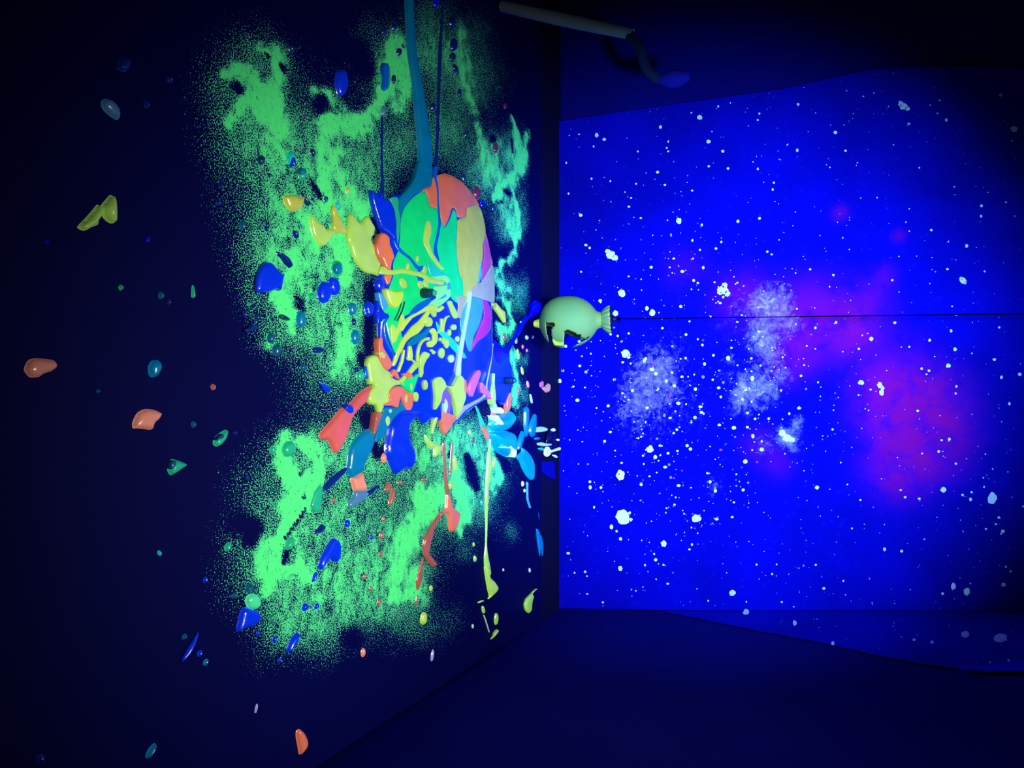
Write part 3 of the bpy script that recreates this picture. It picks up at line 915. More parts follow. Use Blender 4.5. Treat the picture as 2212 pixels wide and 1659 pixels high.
# blue leaf on the left and its strands
part('paint_patch', 'blue', T('A', [(120, 280), (160, 290), (210, 345), (230, 300), (260, 310), (265, 370), (320, 380), (360, 430), (400, 520), (415, 640), (420, 760), (400, 840), (440, 940), (480, 1000), (430, 960), (370, 850), (300, 790), (240, 740), (200, 640), (150, 480), (125, 380)]), .012, off=.003, edge=.008, label='blue leaf-shaped flap')
part('paint_strand', 'navy', stroke([(826, 250, 2.5), (826, 290, 5), (825, 330, 4), (826, 380, 5), (826, 425, 8)]), .006, off=.0, mound_=False, label='thin dark blue strand')
part('paint_strand', 'navy', stroke([(956, -20, 3), (955, 40, 3), (951, 110, 6), (948, 200, 5), (945, 300, 5), (941, 375, 7)]), .007, off=.0, mound_=False, label='thin dark strand running to the top of the photo')
part('paint_strand', 'cobalt', stroke(T('A', [(905, 0, 40), (890, 120, 30), (915, 250, 20), (922, 400, 18), (930, 560, 24), (938, 680, 30), (920, 800, 34), (890, 950, 38), (895, 1050, 50), (925, 1140, 28)])), .004)
part('paint_strand', 'cobalt', stroke(T('A', [(400, 880, 30), (440, 960, 40), (490, 1020, 40), (580, 1090, 34), (650, 1180, 40), (700, 1225, 70), (745, 1190, 30)])), .003)
part('paint_patch', 'cobalt', T('A', [(660, 1310), (740, 1330), (750, 1360), (690, 1370)]), .002)
part('paint_patch', 'yellow', T('A', [(745, 850), (770, 690), (800, 640), (840, 690), (840, 800), (820, 900), (850, 1010), (900, 1090), (960, 1180), (1000, 1220), (960, 1230), (900, 1170), (830, 1080), (780, 980), (750, 920)]), .004)
# yellow wings on the left
part('paint_wing', 'yellow', T('F', [(1275, 480), (1310, 470), (1350, 520), (1440, 590), (1470, 630), (1530, 625), (1570, 650), (1590, 690), (1540, 730), (1500, 790), (1440, 835), (1380, 810), (1320, 720), (1290, 620)]), .014, off=.0, edge=.012, mound_=False, label='yellow outer wing')
part('paint_wing', 'olive', T('F', [(1530, 400), (1550, 345), (1590, 370), (1610, 440), (1650, 520), (1690, 600), (1720, 650), (1700, 700), (1640, 680), (1590, 690), (1545, 620), (1545, 500)]), .014, off=.0005, edge=.012, mound_=False, label='narrow yellow middle wing')
part('paint_wing', 'yellow', T('F', [(1740, 480), (1770, 450), (1810, 480), (1840, 530), (1890, 550), (1940, 490), (1975, 480), (2010, 540), (2050, 610), (2040, 700), (2010, 760), (2050, 850), (2080, 980), (2150, 1080), (2210, 1150), (2280, 1250), (2260, 1310), (2190, 1270), (2080, 1190), (1940, 1150), (1860, 1080), (1800, 980), (1760, 850), (1720, 740)]), .016, off=.001, edge=.014, mound_=False, label='large yellow inner wing')
part('paint_patch', 'orange', T('A', [(200, 890), (240, 800), (280, 790), (340, 840), (350, 930), (380, 1000), (400, 1080), (370, 1150), (355, 1240), (290, 1200), (250, 1110), (200, 1060), (180, 950)]), .008, off=.013, edge=.008)
part('paint_patch', 'orange', T('A', [(285, 1300), (370, 1295), (340, 1400), (310, 1400)]), .004)
part('paint_arm', 'yellow', stroke(T('A', [(230, 1230, 90), (300, 1250, 80), (380, 1262, 60), (500, 1245, 60), (640, 1272, 55), (740, 1295, 60), (800, 1345, 70), (900, 1375, 60), (990, 1385, 50)])), .005, label='yellow arm crossing the green pool')
for c in [(560, 1190, 22, 45, 0), (675, 1100, 18, 40, 0), (760, 1230, 25, 50, 0), (505, 1390, 40, 72, -25), (710, 1410, 30, 50, -15), (775, 1400, 28, 55, -20)]:
    part('paint_spot', 'yellow', TE('A', *c), .003)
part('paint_lobe', 'lemon', T('A', [(320, 1450), (400, 1480), (500, 1480), (510, 1550), (490, 1620), (450, 1680), (400, 1690), (340, 1650), (300, 1560), (280, 1470)]), .010, edge=.01, label='rounded lemon lobe')
part('paint_lobe', 'blue', TE('A', 222, 1400, 50, 80), .012, off=.0, edge=.012, label='small blue bead at the left edge')
part('paint_patch', 'sky', T('A', [(215, 1500), (290, 1560), (330, 1640), (300, 1700), (260, 1720), (230, 1620)]), .003)
part('paint_patch', 'blue', T('B', [(205, 60), (240, 120), (280, 190), (335, 220), (330, 270), (280, 270), (205, 320)]), .003)
part('paint_strand', 'cobalt', stroke(T('B', [(320, 250, 26), (285, 330, 26), (285, 420, 28), (300, 500, 28), (330, 580, 30), (370, 650, 34), (410, 700, 30)])), .003)
part('paint_patch', 'cobalt', T('B', [(590, 200), (640, 130), (720, 70), (830, 30), (835, 70), (760, 140), (680, 190), (600, 225)]), .003)
part('paint_patch', 'teal', T('B', [(560, 560), (640, 480), (740, 430), (830, 370), (790, 470), (700, 540), (640, 580), (580, 590)]), .003)
# yellow lace
LACE = [[(370, 340, 30), (395, 430, 80), (395, 520, 70), (375, 560, 20)], [(490, 215, 30), (495, 290, 65), (470, 370, 70), (430, 430, 70), (410, 470, 60)], [(640, 215, 20), (580, 270, 45), (520, 330, 60), (470, 400, 60)],
        [(985, 125, 40), (930, 165, 50), (860, 140, 80), (800, 140, 60), (700, 195, 40), (610, 245, 36), (540, 300, 40)], [(865, 170, 70), (880, 220, 50), (885, 245, 25)],
        [(820, 170, 30), (770, 250, 60), (720, 330, 90), (650, 400, 110), (570, 470, 70), (510, 540, 60), (480, 610, 60), (440, 690, 50), (410, 780, 40), (385, 830, 30)],
        [(845, 395, 60), (885, 450, 60), (885, 530, 60), (840, 570, 80), (800, 580, 50)], [(820, 505, 40), (760, 520, 30), (715, 570, 30), (690, 650, 30), (680, 780, 24)],
        [(820, 700, 30), (780, 700, 90), (745, 750, 80), (725, 840, 50), (725, 920, 46), (715, 965, 25)], [(588, 595, 30), (592, 660, 50), (590, 730, 60), (570, 760, 40)], [(590, 735, 20), (640, 780, 18), (680, 825, 16)],
        [(700, 800, 20), (650, 815, 36), (590, 890, 30), (540, 950, 30), (480, 1030, 60)], [(968, 265, 20), (975, 330, 32), (960, 400, 28), (920, 440, 16)], [(1060, 235, 16), (1020, 260, 22), (990, 350, 26), (985, 430, 14)],
        [(520, 640, 16), (500, 760, 30), (480, 820, 30), (450, 900, 24)], [(1060, 60, 40), (1090, 130, 50), (1120, 200, 60), (1140, 260, 30)], [(840, 640, 20), (880, 670, 30), (870, 690, 15)]]
for st in LACE:
    part('paint_lace', random.choice(['yellow', 'lemon', 'yellow']), stroke(T('B', st)), .0022)
part('paint_spot', 'lemon', TE('B', 812, 305, 46, 62), .005)
for c in [(970, 680, 33, 63), (1030, 565, 25, 55), (995, 530, 17, 40), (1065, 435, 17, 40), (1160, 510, 18, 35), (1115, 370, 30, 36), (955, 515, 12, 25)]:
    part('paint_spot', 'yellow', TE('B', *c), .003)
part('paint_spot', 'pale', TE('B', 1085, 745, 30, 50), .003)
# lower left
part('paint_patch', 'orange', T('B', [(215, 510), (255, 490), (265, 600), (310, 680), (370, 790), (360, 850), (320, 880), (270, 840), (230, 760), (215, 620)]), .003)
part('paint_spot', 'yellow', TE('B', 258, 700, 34, 55, -25), .003)
part('paint_lobe', 'sea', ell(781, 812, 8, 11), .01, off=.0, edge=.01, label='small green nub')
part('paint_patch', 'cobalt', T('B', [(75, 790), (40, 880), (40, 950), (70, 990), (110, 980), (100, 850)]), .008, off=.001)
part('paint_lobe', 'yellow', T('B', [(75, 800), (110, 720), (180, 700), (230, 760), (280, 850), (350, 900), (370, 960), (480, 1000), (560, 930), (600, 860), (650, 790), (700, 830), (640, 900), (560, 980), (480, 1060), (400, 1080), (350, 1130), (340, 1200), (350, 1290), (280, 1300), (270, 1390), (220, 1390), (190, 1310), (120, 1290), (90, 1230), (110, 1130), (170, 1050), (110, 1050), (95, 960)]), .010, off=.006, edge=.012, label='large yellow lobe at the lower left')
part('paint_patch', 'teal', T('B', [(280, 1330), (440, 1330), (470, 1260), (540, 1350), (480, 1380), (400, 1450), (350, 1530), (300, 1620), (250, 1700), (200, 1740), (170, 1720), (220, 1500), (260, 1400)]), .006)
part('paint_patch', 'orange', T('B', [(350, 1130), (430, 1075), (500, 1090), (560, 1140), (620, 1180), (620, 1300), (590, 1360), (540, 1350), (510, 1270), (480, 1200), (460, 1260), (440, 1330), (380, 1310), (270, 1300), (340, 1260), (335, 1180)]), .004)
part('paint_patch', 'orange', T('B', [(360, 930), (400, 870), (440, 920), (465, 990), (430, 970), (400, 940), (370, 980)]), .003)
part('paint_patch', 'orange', T('B', [(500, 930), (580, 910), (620, 950), (600, 1000), (540, 960)]), .003)
part('paint_patch', 'green', T('B', [(500, 1040), (560, 980), (640, 960), (690, 930), (640, 1100), (610, 1170), (560, 1130), (500, 1080)]), .003)
part('paint_patch', 'rust', T('B', [(190, 1390), (230, 1390), (260, 1400), (230, 1480), (200, 1560), (175, 1640), (150, 1640), (165, 1540)]), .004)
for c in [(660, 1200, 30, 60), (540, 1220, 20, 55), (600, 1080, 18, 50), (350, 1370, 22, 28), (320, 1490, 28, 62), (775, 1060, 25, 60)]:
    part('paint_spot', 'yellow', TE('B', *c), .003)
# limbs reaching down-left
arm = part('paint_arm', 'red', T('E', [(1170, 160), (1140, 180), (1040, 230), (960, 300), (900, 370), (830, 420), (740, 490), (660, 590), (570, 690), (515, 770), (530, 820), (600, 830), (640, 880), (680, 980), (720, 990), (770, 920), (820, 830), (850, 750), (880, 650), (900, 580), (950, 500), (1020, 430), (1080, 360), (1110, 270), (1160, 200)]), .022, off=.0, edge=.016, mound_=False, label='coral arm with a notched fishtail end')
part('paint_spot', 'blue', TE('E', 865, 460, 42, 58, -25), .004, off=.0130, mound_=False, on=arm, label='blue spot on the coral arm')
part('paint_limb', 'teal', T('E', [(1140, 680), (1050, 720), (960, 800), (890, 900), (860, 1000), (850, 1100), (840, 1180), (870, 1250), (900, 1290), (960, 1260), (1020, 1220), (1050, 1120), (1100, 1020), (1150, 900), (1180, 800), (1220, 730), (1300, 680), (1360, 580), (1290, 480), (1200, 560)]), .022, off=.0, edge=.016, mound_=False, label='teal limb')
part('paint_limb', 'salmon', T('E', [(890, 1290), (960, 1260), (1020, 1220), (1040, 1290), (1060, 1360), (1070, 1430), (1000, 1440), (930, 1440), (905, 1380)]), .02, off=.0, edge=.012, mound_=False, label='salmon band near the limb tip')
part('paint_limb', 'slate', T('E', [(930, 1440), (1000, 1440), (1070, 1440), (1075, 1500), (1040, 1560), (960, 1610), (880, 1640), (850, 1630), (860, 1570), (910, 1510)]), .018, off=.0, edge=.012, mound_=False, label='slate blue limb tip')
part('paint_strand', 'navy', T('E', [(1215, 1370), (1200, 1400), (1130, 1470), (1070, 1510), (1075, 1450), (1120, 1420), (1180, 1380)]), .008, off=.0, mound_=False)
part('paint_strand', 'navy', T('E', [(840, 1160), (780, 1180), (700, 1240), (620, 1310), (550, 1400), (540, 1450), (600, 1430), (700, 1340), (800, 1240)]), .010, off=.0, edge=.008, mound_=False, label='dark blue strap')
part('paint_strand', 'sea', [(683, 1060), (690, 1051), (698, 1052), (697, 1065), (692, 1100), (688, 1107), (678, 1103), (672, 1092), (676, 1078)], .010, off=.0, edge=.008, mound_=False, label='green tip of the strap')
part('paint_limb', 'blue', T('E', [(1460, 490), (1400, 560), (1350, 650), (1330, 770), (1305, 900), (1310, 1010), (1350, 1090), (1390, 1180), (1430, 1240), (1480, 1225), (1540, 1190), (1600, 1180), (1640, 1130), (1660, 1020), (1640, 920), (1600, 830), (1590, 760), (1590, 660), (1640, 600), (1700, 550), (1760, 640), (1830, 610), (1900, 560), (1900, 450), (1700, 440), (1600, 460)]), .03, off=.0, edge=.03, mound_=False, ripple=.0015, label='thick deep blue limb')
# lower drips
part('paint_drip', 'yellow', T('B', [(880, 1010), (950, 960), (1000, 1010), (1020, 1080), (980, 1150), (960, 1250), (910, 1340), (885, 1350), (890, 1200)]), .006)
part('paint_drip', 'purple', T('B', [(960, 1180), (1000, 1100), (1040, 1120), (1080, 1200), (1080, 1320), (1050, 1400), (1010, 1300), (970, 1260)]), .004)
part('paint_drip', 'orange', T('B', [(990, 1250), (960, 1300), (945, 1420), (960, 1550), (1000, 1650), (1040, 1620), (1100, 1530), (1145, 1440), (1080, 1400), (1030, 1360), (1010, 1300)]), .012, off=.004, edge=.012, label='orange hanging drip')
part('paint_spot', 'pale', T('B', [(1000, 1220), (1030, 1250), (1040, 1320), (1010, 1400), (990, 1340)]), .004, off=.018)
part('paint_drip', 'lemon', T('B', [(1020, 1070), (1100, 1070), (1140, 1010), (1180, 940), (1225, 980), (1230, 1100), (1250, 1200), (1220, 1300), (1180, 1400), (1150, 1440), (1130, 1330), (1100, 1200), (1070, 1110)]), .008, label='broad lemon drip')
part('paint_strand', 'yellow', stroke(T('B', [(965, 1270, 16), (930, 1380, 24), (890, 1480, 36), (865, 1560, 34), (850, 1650, 18)])), .006, off=.004)
part('paint_drip', 'yellow', T('E', [(1770, 760), (1800, 800), (1860, 850), (1900, 870), (1960, 900), (1965, 960), (1900, 1040), (1870, 1020), (1870, 930), (1830, 930), (1780, 860)]), .016, off=.0, edge=.014, mound_=False, label='pair of yellow teardrop ends')
part('paint_strand', 'pale', stroke(T('B', [(1322, -60, 20), (1300, 120, 22), (1260, 340, 24), (1220, 560, 28), (1190, 780, 24), (1175, 940, 40)])), .005, label='long pale straight strand')
part('paint_patch', 'pink', T('B', [(1420, 880), (1430, 930), (1400, 1020), (1370, 1100), (1330, 1200), (1290, 1130), (1320, 1020), (1370, 930)]), .005)
part('paint_patch', 'pink', T('B', [(1450, 1030), (1500, 1100), (1540, 1150), (1560, 1230), (1500, 1180), (1450, 1140)]), .004)
part('paint_patch', 'orange', T('B', [(1235, 1000), (1260, 1010), (1262, 1150), (1250, 1180), (1238, 1100)]), .003)
part('paint_ridge', 'lilac', stroke(T('B', [(1140, 1470, 30), (1230, 1345, 60), (1330, 1285, 50), (1440, 1220, 40), (1490, 1170, 50), (1500, 1060, 20), (1530, 900, 18), (1565, 720, 10), (1580, 560, 8)])), .008, off=.008, edge=.008, label='pale lilac ridge along the lower edge')
part('paint_strand', 'yellow', stroke(T('B', [(1596, 920, 8), (1592, 1040, 12), (1588, 1130, 36), (1590, 1210, 44), (1590, 1290, 24)])), .006)
part('paint_strut', 'sea', T('D', [(195, 540), (240, 600), (320, 790), (385, 930), (350, 920), (290, 890), (255, 720)]), .012, off=.0, edge=.008, mound_=False, label='green upper half of the strut')
part('paint_strut', 'orange', T('D', [(290, 890), (350, 915), (385, 930), (418, 1060), (395, 1110), (345, 1020)]), .012, off=.0, edge=.008, mound_=False, label='orange lower half of the strut')
part('paint_drip', 'orange', T('B', [(1780, 1150), (1800, 1190), (1790, 1300), (1770, 1370), (1720, 1400), (1740, 1320), (1745, 1230)]), .006, off=.010)
part('paint_drip', 'orange', T('D', [(450, 720), (470, 640), (500, 640), (535, 730), (500, 800), (470, 800)]), .010, off=.0, edge=.008, mound_=False)
# cyan bubbles at the back
bub_a = part('paint_bubble', 'cyan', T('D', [(500, 880), (520, 740), (580, 700), (700, 700), (800, 640), (850, 740), (820, 870), (740, 960), (650, 980), (540, 960)]), .045, off=.0, edge=.05, mound_=False, step=2, label='upper glossy cyan bubble')
bub_b = part('paint_bubble', 'cyan', T('D', [(500, 990), (640, 980), (760, 965), (840, 1000), (860, 1150), (860, 1300), (800, 1390), (700, 1350), (620, 1300), (530, 1150)]), .045, off=.0, edge=.05, mound_=False, step=2, label='lower glossy cyan bubble')
part('paint_drip', 'cream', T('D', [(740, 1100), (770, 1130), (790, 1220), (850, 1260), (860, 1330), (830, 1390), (800, 1320), (770, 1250), (700, 1240), (650, 1230), (680, 1210), (740, 1220)]), .006, off=.038, edge=.006, mound_=False, on=bub_b)
part('paint_spot', 'cream', T('D', [(560, 720), (600, 770), (650, 840), (640, 870), (610, 860), (590, 800)]), .004, off=.042, edge=.004, mound_=False, on=bub_a)
part('paint_spot', 'cream', T('D', [(560, 600), (610, 590), (660, 640), (640, 690), (590, 680)]), .006, off=.03, edge=.006, mound_=False, on=bub_a)
part('paint_fin', 'teal', T('D', [(990, 650), (1030, 580), (1050, 640), (1040, 900), (1020, 1060), (990, 900)]), .02, off=.0, edge=.01, mound_=False)
part('paint_fin', 'teal', T('D', [(1070, 1000), (1080, 860), (1130, 730), (1165, 700), (1165, 900), (1130, 1060)]), .02, off=.0, edge=.01, mound_=False)
part('paint_fin', 'teal', T('D', [(880, 1260), (900, 1100), (950, 970), (985, 1000), (960, 1130), (920, 1250)]), .02, off=.0, edge=.01, mound_=False)
part('paint_fin', 'cyan', T('H', [(1535, 150), (1590, 90), (1600, 40), (1640, 60), (1700, 130), (1740, 220), (1745, 330), (1735, 420), (1700, 420), (1650, 370), (1600, 280), (1570, 200)]), .018, off=.0, edge=.015, mound_=False, label='cyan tail fin')
part('paint_patch', 'pale', T('D', [(490, 540), (510, 420), (530, 520), (580, 650), (530, 680), (510, 640)]), .01, off=.0, edge=.008, mound_=False)
# lower strands
part('paint_strand', 'rust', stroke(T('H', [(660, -20, 24), (668, 150, 26), (680, 350, 28), (695, 520, 34), (715, 620, 44)])), .012, off=.0, edge=.008, mound_=False, label='rust-coloured strand')
part('paint_tail', 'orange', T('H', [(695, 590), (740, 620), (770, 740), (850, 810), (855, 850), (830, 960), (800, 1030), (750, 1045), (725, 1000), (715, 870), (700, 830), (660, 830), (620, 870), (580, 930), (600, 860), (620, 820), (680, 770)]), .018, off=.0, edge=.014, mound_=False, label='orange forked tail')
part('paint_tail', 'rust', T('H', [(640, 800), (660, 840), (620, 880), (570, 960), (545, 1020), (530, 1100), (500, 1200), (485, 1300), (530, 1350), (580, 1440), (530, 1460), (480, 1400), (430, 1320), (415, 1220), (430, 1120), (490, 1020), (560, 890)]), .014, off=.0, edge=.010, mound_=False, label='rusty curved hook of the tail')
part('paint_strand', 'rust', stroke(T('H', [(758, -20, 18), (745, 180, 20), (738, 380, 16)])), .006, off=.0, mound_=False)
part('paint_strand', 'rust', stroke(T('I', [(408, 30, 14), (385, 150, 34), (362, 290, 56), (348, 380, 34), (347, 412, 8)])), .008, off=.0, mound_=False)
part('paint_strand', 'rust', stroke(T('I', [(343, 470, 8), (333, 550, 22), (328, 605, 10)])), .006, off=.0, mound_=False)
part('paint_strand', 'yellow', stroke(T('H', [(1216, -160, 14), (1212, 0, 16), (1200, 150, 36), (1205, 280, 60), (1190, 420, 52), (1180, 520, 34), (1176, 640, 42), (1170, 800, 26), (1170, 1000, 16), (1166, 1200, 14), (1168, 1340, 44), (1180, 1450, 62), (1190, 1560, 62)])), .012, off=.0, edge=.008, mound_=False, label='long lime strand')
part('paint_tail', 'lemon', T('I', [(1155, 130), (1210, 150), (1215, 250), (1270, 310), (1310, 380), (1290, 440), (1240, 490), (1190, 530), (1130, 555), (1065, 580), (1100, 545), (1170, 530), (1210, 490), (1190, 400), (1165, 250)]), .018, off=.0, edge=.012, mound_=False, label='hooked lemon tip of the long strand')

# ================================================================== LOOSE PAINT CHUNKS AND DROPLETS
GRP = 'paint droplets scattered on the platform'


def loose(name, col, px, label, thick=None, cat='paint droplet', core=None, group=GRP):
    xs, ys = [p[0] for p in px], [p[1] for p in px]
    w = max(xs) - min(xs)
    h = max(ys) - min(ys)
    if thick is None:
        thick = min(.013, max(.003, .0006 * min(w, h) + .0022))
    o = blob(name, px, P_(col), thick, 0.0, None, thick * 1.15, max(1.2, min(3.0, min(w, h) / 5)))
    if o is None:
        return None
    tag(o, label, cat, group)
    if core:
        cname, ccol, cpx = core
        xs2 = cpx
        c = blob(cname, cpx, P_(ccol), thick * .35, thick * .88, None, thick * .5, 1.5)
        if c is not None:
            c.parent = o
            c.matrix_parent_inverse = Matrix.Translation(-o.location)
            c['label'] = 'coloured centre of the droplet'
    return o


def dot(col, cx, cy, rx, ry, rot, label, **k):
    return loose(k.pop('name', 'paint_droplet'), col, ell(cx, cy, rx, ry, rot), label, **k)


# --- left of the splash
loose('paint_chunk', 'blue', T('F', [(760, 1020), (830, 1040), (890, 1110), (960, 1170), (985, 1150), (960, 1250), (935, 1370), (880, 1360), (800, 1390), (720, 1400), (640, 1390), (620, 1320), (640, 1180), (690, 1070)]), 'largest deep blue chunk lying alone left of the yellow wings', cat='paint chunk')
loose('paint_chunk', 'navy', T('F', [(890, 900), (960, 920), (1030, 970), (1075, 1060), (1050, 1100), (990, 1050), (940, 980), (900, 940)]), 'curved dark blue lump just above the largest deep blue chunk', cat='paint chunk')
dot('blue', 704, 631, 14, 23, 0, 'left and larger half of the twin blue droplets')
dot('blue', 725, 618, 11, 21, -12, 'right and smaller half of the twin blue droplets')
loose('paint_droplet', 'sea', ell(731, 580, 11, 19, 0), 'teal droplet with a pale green rim above the twin blue droplets', core=('droplet_core', 'teal', ell(732, 580, 7, 13)))
dot('teal', 764, 667, 8, 14, 0, 'teal oval droplet, top of the column of three beside the splash')
dot('blue', 800, 667, 9, 17, 0, 'deep blue oval droplet hard against the left edge of the splash')
dot('navy', 766, 695, 4, 8, 0, 'tiny dark blue droplet, middle of the column of three beside the splash')
dot('teal', 770, 728, 8, 16, 0, 'teal oval droplet, bottom of the column of three beside the splash')
dot('teal', 653, 690, 9, 18, 0, 'big teal oval droplet right below the bright square green patch')
dot('navy', 690, 756, 13, 7, 0, 'dark blue lens-shaped droplet lying sideways left of the splash')
dot('deepteal', 588, 730, 7, 12, 0, 'upper of two deep teal droplets at the dark hollow of the spray')
dot('deepteal', 601, 757, 9, 13, 0, 'lower and bigger of two deep teal droplets at the dark hollow of the spray')
dot('deepteal', 658, 794, 7, 8, 0, 'small round deep teal droplet above the blue wedge')
loose('paint_chunk', 'blue', T('E', [(490, 120), (560, 150), (640, 200), (650, 230), (600, 270), (560, 250), (520, 180)]), 'small blue wedge above the coral fishtail arm', cat='paint chunk')
dot('navy', 720, 863, 4, 6, 0, 'tiny dark blue bead between the blue wedge and the coral arm')
dot('navy', 772, 799, 5, 6, 0, 'dark blue bead beside the green nub of the splash')
dot('dusk', 559, 685, 7, 9, 0, 'dim slate droplet just above the crinkled blue scrap')
loose('paint_scrap', 'navy', [(526, 713), (538, 706), (545, 692), (551, 701), (561, 707), (556, 714), (545, 716), (535, 718)], 'crinkled dark blue scrap at the left fringe of the spray', cat='paint chunk')
dot('sea', 540, 657, 4, 5, 0, 'tiny sea green bead below the largest deep blue chunk')
dot('navy', 531, 677, 3, 7, 0, 'thin dark blue sliver left of the dim slate droplet', name='paint_sliver')
loose('paint_scrap', 'dusk', [(604, 684), (612, 678), (621, 682), (631, 691), (622, 693), (612, 690)], 'dark crumpled scrap under the bright square green patch', cat='paint chunk')
dot('sea', 675, 640, 6, 8, 0, 'small green bead left of the twin blue droplets')
dot('deepteal', 527, 486, 6, 12, 0, 'deep teal oval at the left fringe, level with the yellow wings')
dot('navy', 480, 401, 5, 7, 0, 'upper of two dim navy beads at the far left fringe of the spray')
dot('navy', 474, 437, 5, 7, 0, 'lower of two dim navy beads at the far left fringe of the spray')
dot('navy', 577, 493, 4, 6, 0, 'small navy bead below and left of the yellow cone chunk')
dot('navy', 641, 506, 5, 10, -25, 'dark blue tilted droplet left of the outer yellow wing')
dot('dusk', 567, 345, 8, 10, 0, 'dark slate round droplet under the upper green cloud')
loose('paint_droplet', 'aqua', ell(632, 343, 9, 16, -8), 'aqua and blue two-tone oval under the upper green cloud', core=('droplet_core', 'blue', ell(636, 349, 4, 10, -8)))
loose('paint_droplet', 'sea', ell(656, 376, 8, 14), 'blue-topped green oval at the head of the bare black smear', core=('droplet_core', 'teal', ell(657, 370, 6, 7)))
dot('dusk', 678, 329, 5, 9, -15, 'dark slate bead left of the vertical green stroke')
dot('dusk', 584, 378, 4, 5, 0, 'tiny dark bead above the yellow cone chunk')
dot('deepteal', 706, 430, 4, 7, 0, 'deep teal bead right of the bare black smear')
dot('aqua', 732, 445, 5, 10, -15, 'aqua oval beside the tip of the middle yellow wing')
dot('olive', 753, 411, 4, 8, 0, 'tiny ochre bead above the inner yellow wing')
loose('paint_chunk', 'olive', T('F', [(965, 245), (1000, 225), (1090, 220), (1160, 250), (1215, 240), (1200, 330), (1170, 400), (1090, 420), (1020, 390), (985, 320)]), 'yellow cone chunk lying apart above the outer yellow wing', cat='paint chunk')
loose('paint_scrap', 'dusk', stroke([(655, 416, 5), (661, 428, 8), (668, 438, 10), (672, 443, 5)]), 'dark teal curl at the right side of the yellow cone chunk', cat='paint chunk')
# --- top of the platform
dot('blue', 740, 178, 13, 29, 0, 'large blue oval droplet alone in the dark gap near the top')
dot('dusk', 632, 105, 5, 10, -30, 'dim slate droplet above the upper green cloud')
loose('paint_droplet', 'sea', ell(835, 166, 10, 31, 0), 'long blue droplet with a green rim near the teal stream', core=('droplet_core', 'cobalt', T('K', [(275, 780), (310, 755), (335, 800), (330, 950), (320, 1060), (290, 1060), (278, 950)])))
dot('navy', 853, 58, 5, 9, 0, 'right of two dark beads at the top of the green cloud by the teal stream')
dot('navy', 831, 66, 5, 8, 0, 'left of two dark beads at the top of the green cloud by the teal stream')
dot('sea', 862, 73, 5, 9, 0, 'small green-rimmed bead left of the top of the teal stream')
dot('navy', 864, 112, 5, 9, 0, 'dark blue pear-shaped bead left of the teal stream')
dot('dusk', 852, 171, 4, 10, 0, 'thin dark bead between the long blue droplet and the teal stream')
dot('slate', 830, 238, 4, 11, 0, 'slate bead below the long green-rimmed blue droplet')
dot('ultra', 943, 4, 5, 13, 0, 'bright blue bead cut by the top of the photo')
dot('navy', 978, 47, 6, 11, 0, 'dark oval, topmost of the four stacked right of the dark strand')
dot('navy', 982, 96, 7, 15, 0, 'largest dark oval of the four stacked right of the dark strand')
dot('dusk', 979, 123, 6, 10, 0, 'third dark oval from the top of the four right of the dark strand')
dot('navy', 985, 147, 4, 9, -15, 'lowest tilted dark oval of the four right of the dark strand')
dot('navy', 994, 200, 3, 9, 0, 'slim navy bead on the pale spray below the four dark ovals')
dot('navy', 937, 230, 4, 9, 0, 'navy bead between the teal stream and the dark strand')
dot('dusk', 1008, 288, 3, 9, 0, 'slim dark bead left of the dark red droplet')
dot('maroon', 1072, 319, 4, 12, 0, 'dark red oval droplet on the upper right spray')
dot('maroon', 1092, 229, 3, 7, 0, 'tiny dark red droplet above the upper right green streak')
dot('dusk', 1003, 383, 3, 9, 0, 'slim dark bead just above the orange cap of the dome')
loose('paint_chunk', 'maroon', T('V', [(470, 1120), (530, 1190), (545, 1260), (500, 1370), (470, 1400), (430, 1300), (430, 1220)]), 'maroon flake beside the right shoulder of the orange cap', cat='paint chunk')
dot('ultra', 1043, 440, 3, 9, 0, 'blue bead right of the maroon flake')
dot('dusk', 1067, 448, 3, 9, 0, 'dark bead below the upper right green streak')
loose('paint_chunk', 'bark', T('A', [(970, 490), (1010, 480), (1080, 540), (1060, 600), (1010, 640), (1000, 570)]), 'dark brown crumb sitting on the orange cap of the dome', cat='paint chunk', thick=.05)
# --- near left, dark part of the platform
loose('paint_chunk', 'salmon', T('N', [(225, 420), (260, 350), (330, 330), (420, 340), (480, 350), (500, 400), (460, 440), (400, 460), (350, 490), (280, 495), (240, 460)]), 'dim pink chunk farthest left on the dark platform', cat='paint chunk')
loose('paint_chunk', 'salmon', T('N', [(1150, 880), (1190, 800), (1260, 765), (1340, 775), (1390, 800), (1370, 850), (1330, 890), (1310, 940), (1250, 935), (1190, 930), (1155, 930)]), 'bright salmon chunk with a notched edge on the dark platform', cat='paint chunk')
dot('teal', 338, 796, 13, 19, 12, 'teal oval above the bright salmon chunk')
dot('rust', 463, 836, 5, 7, 0, 'tiny rust round bead on the dark platform right of the teal oval')
dot('deepteal', 215, 845, 4, 4, 0, 'tiny dim bead between the pink chunk and the salmon chunk')
dot('deepteal', 421, 917, 5, 7, 0, 'small deep teal bead right of the bright salmon chunk')
dot('navy', 511, 935, 4, 4, 0, 'tiny navy bead right of the green teardrop')
loose('paint_chunk', 'sea', T('Q', [(960, 410), (980, 430), (955, 550), (900, 640), (830, 710), (770, 720), (725, 680), (725, 610), (770, 530), (860, 460)]), 'green teardrop chunk left of the lower spray', cat='paint chunk', core=('droplet_core', 'deepteal', T('Q', [(870, 490), (900, 540), (840, 590), (770, 610), (800, 550)])))
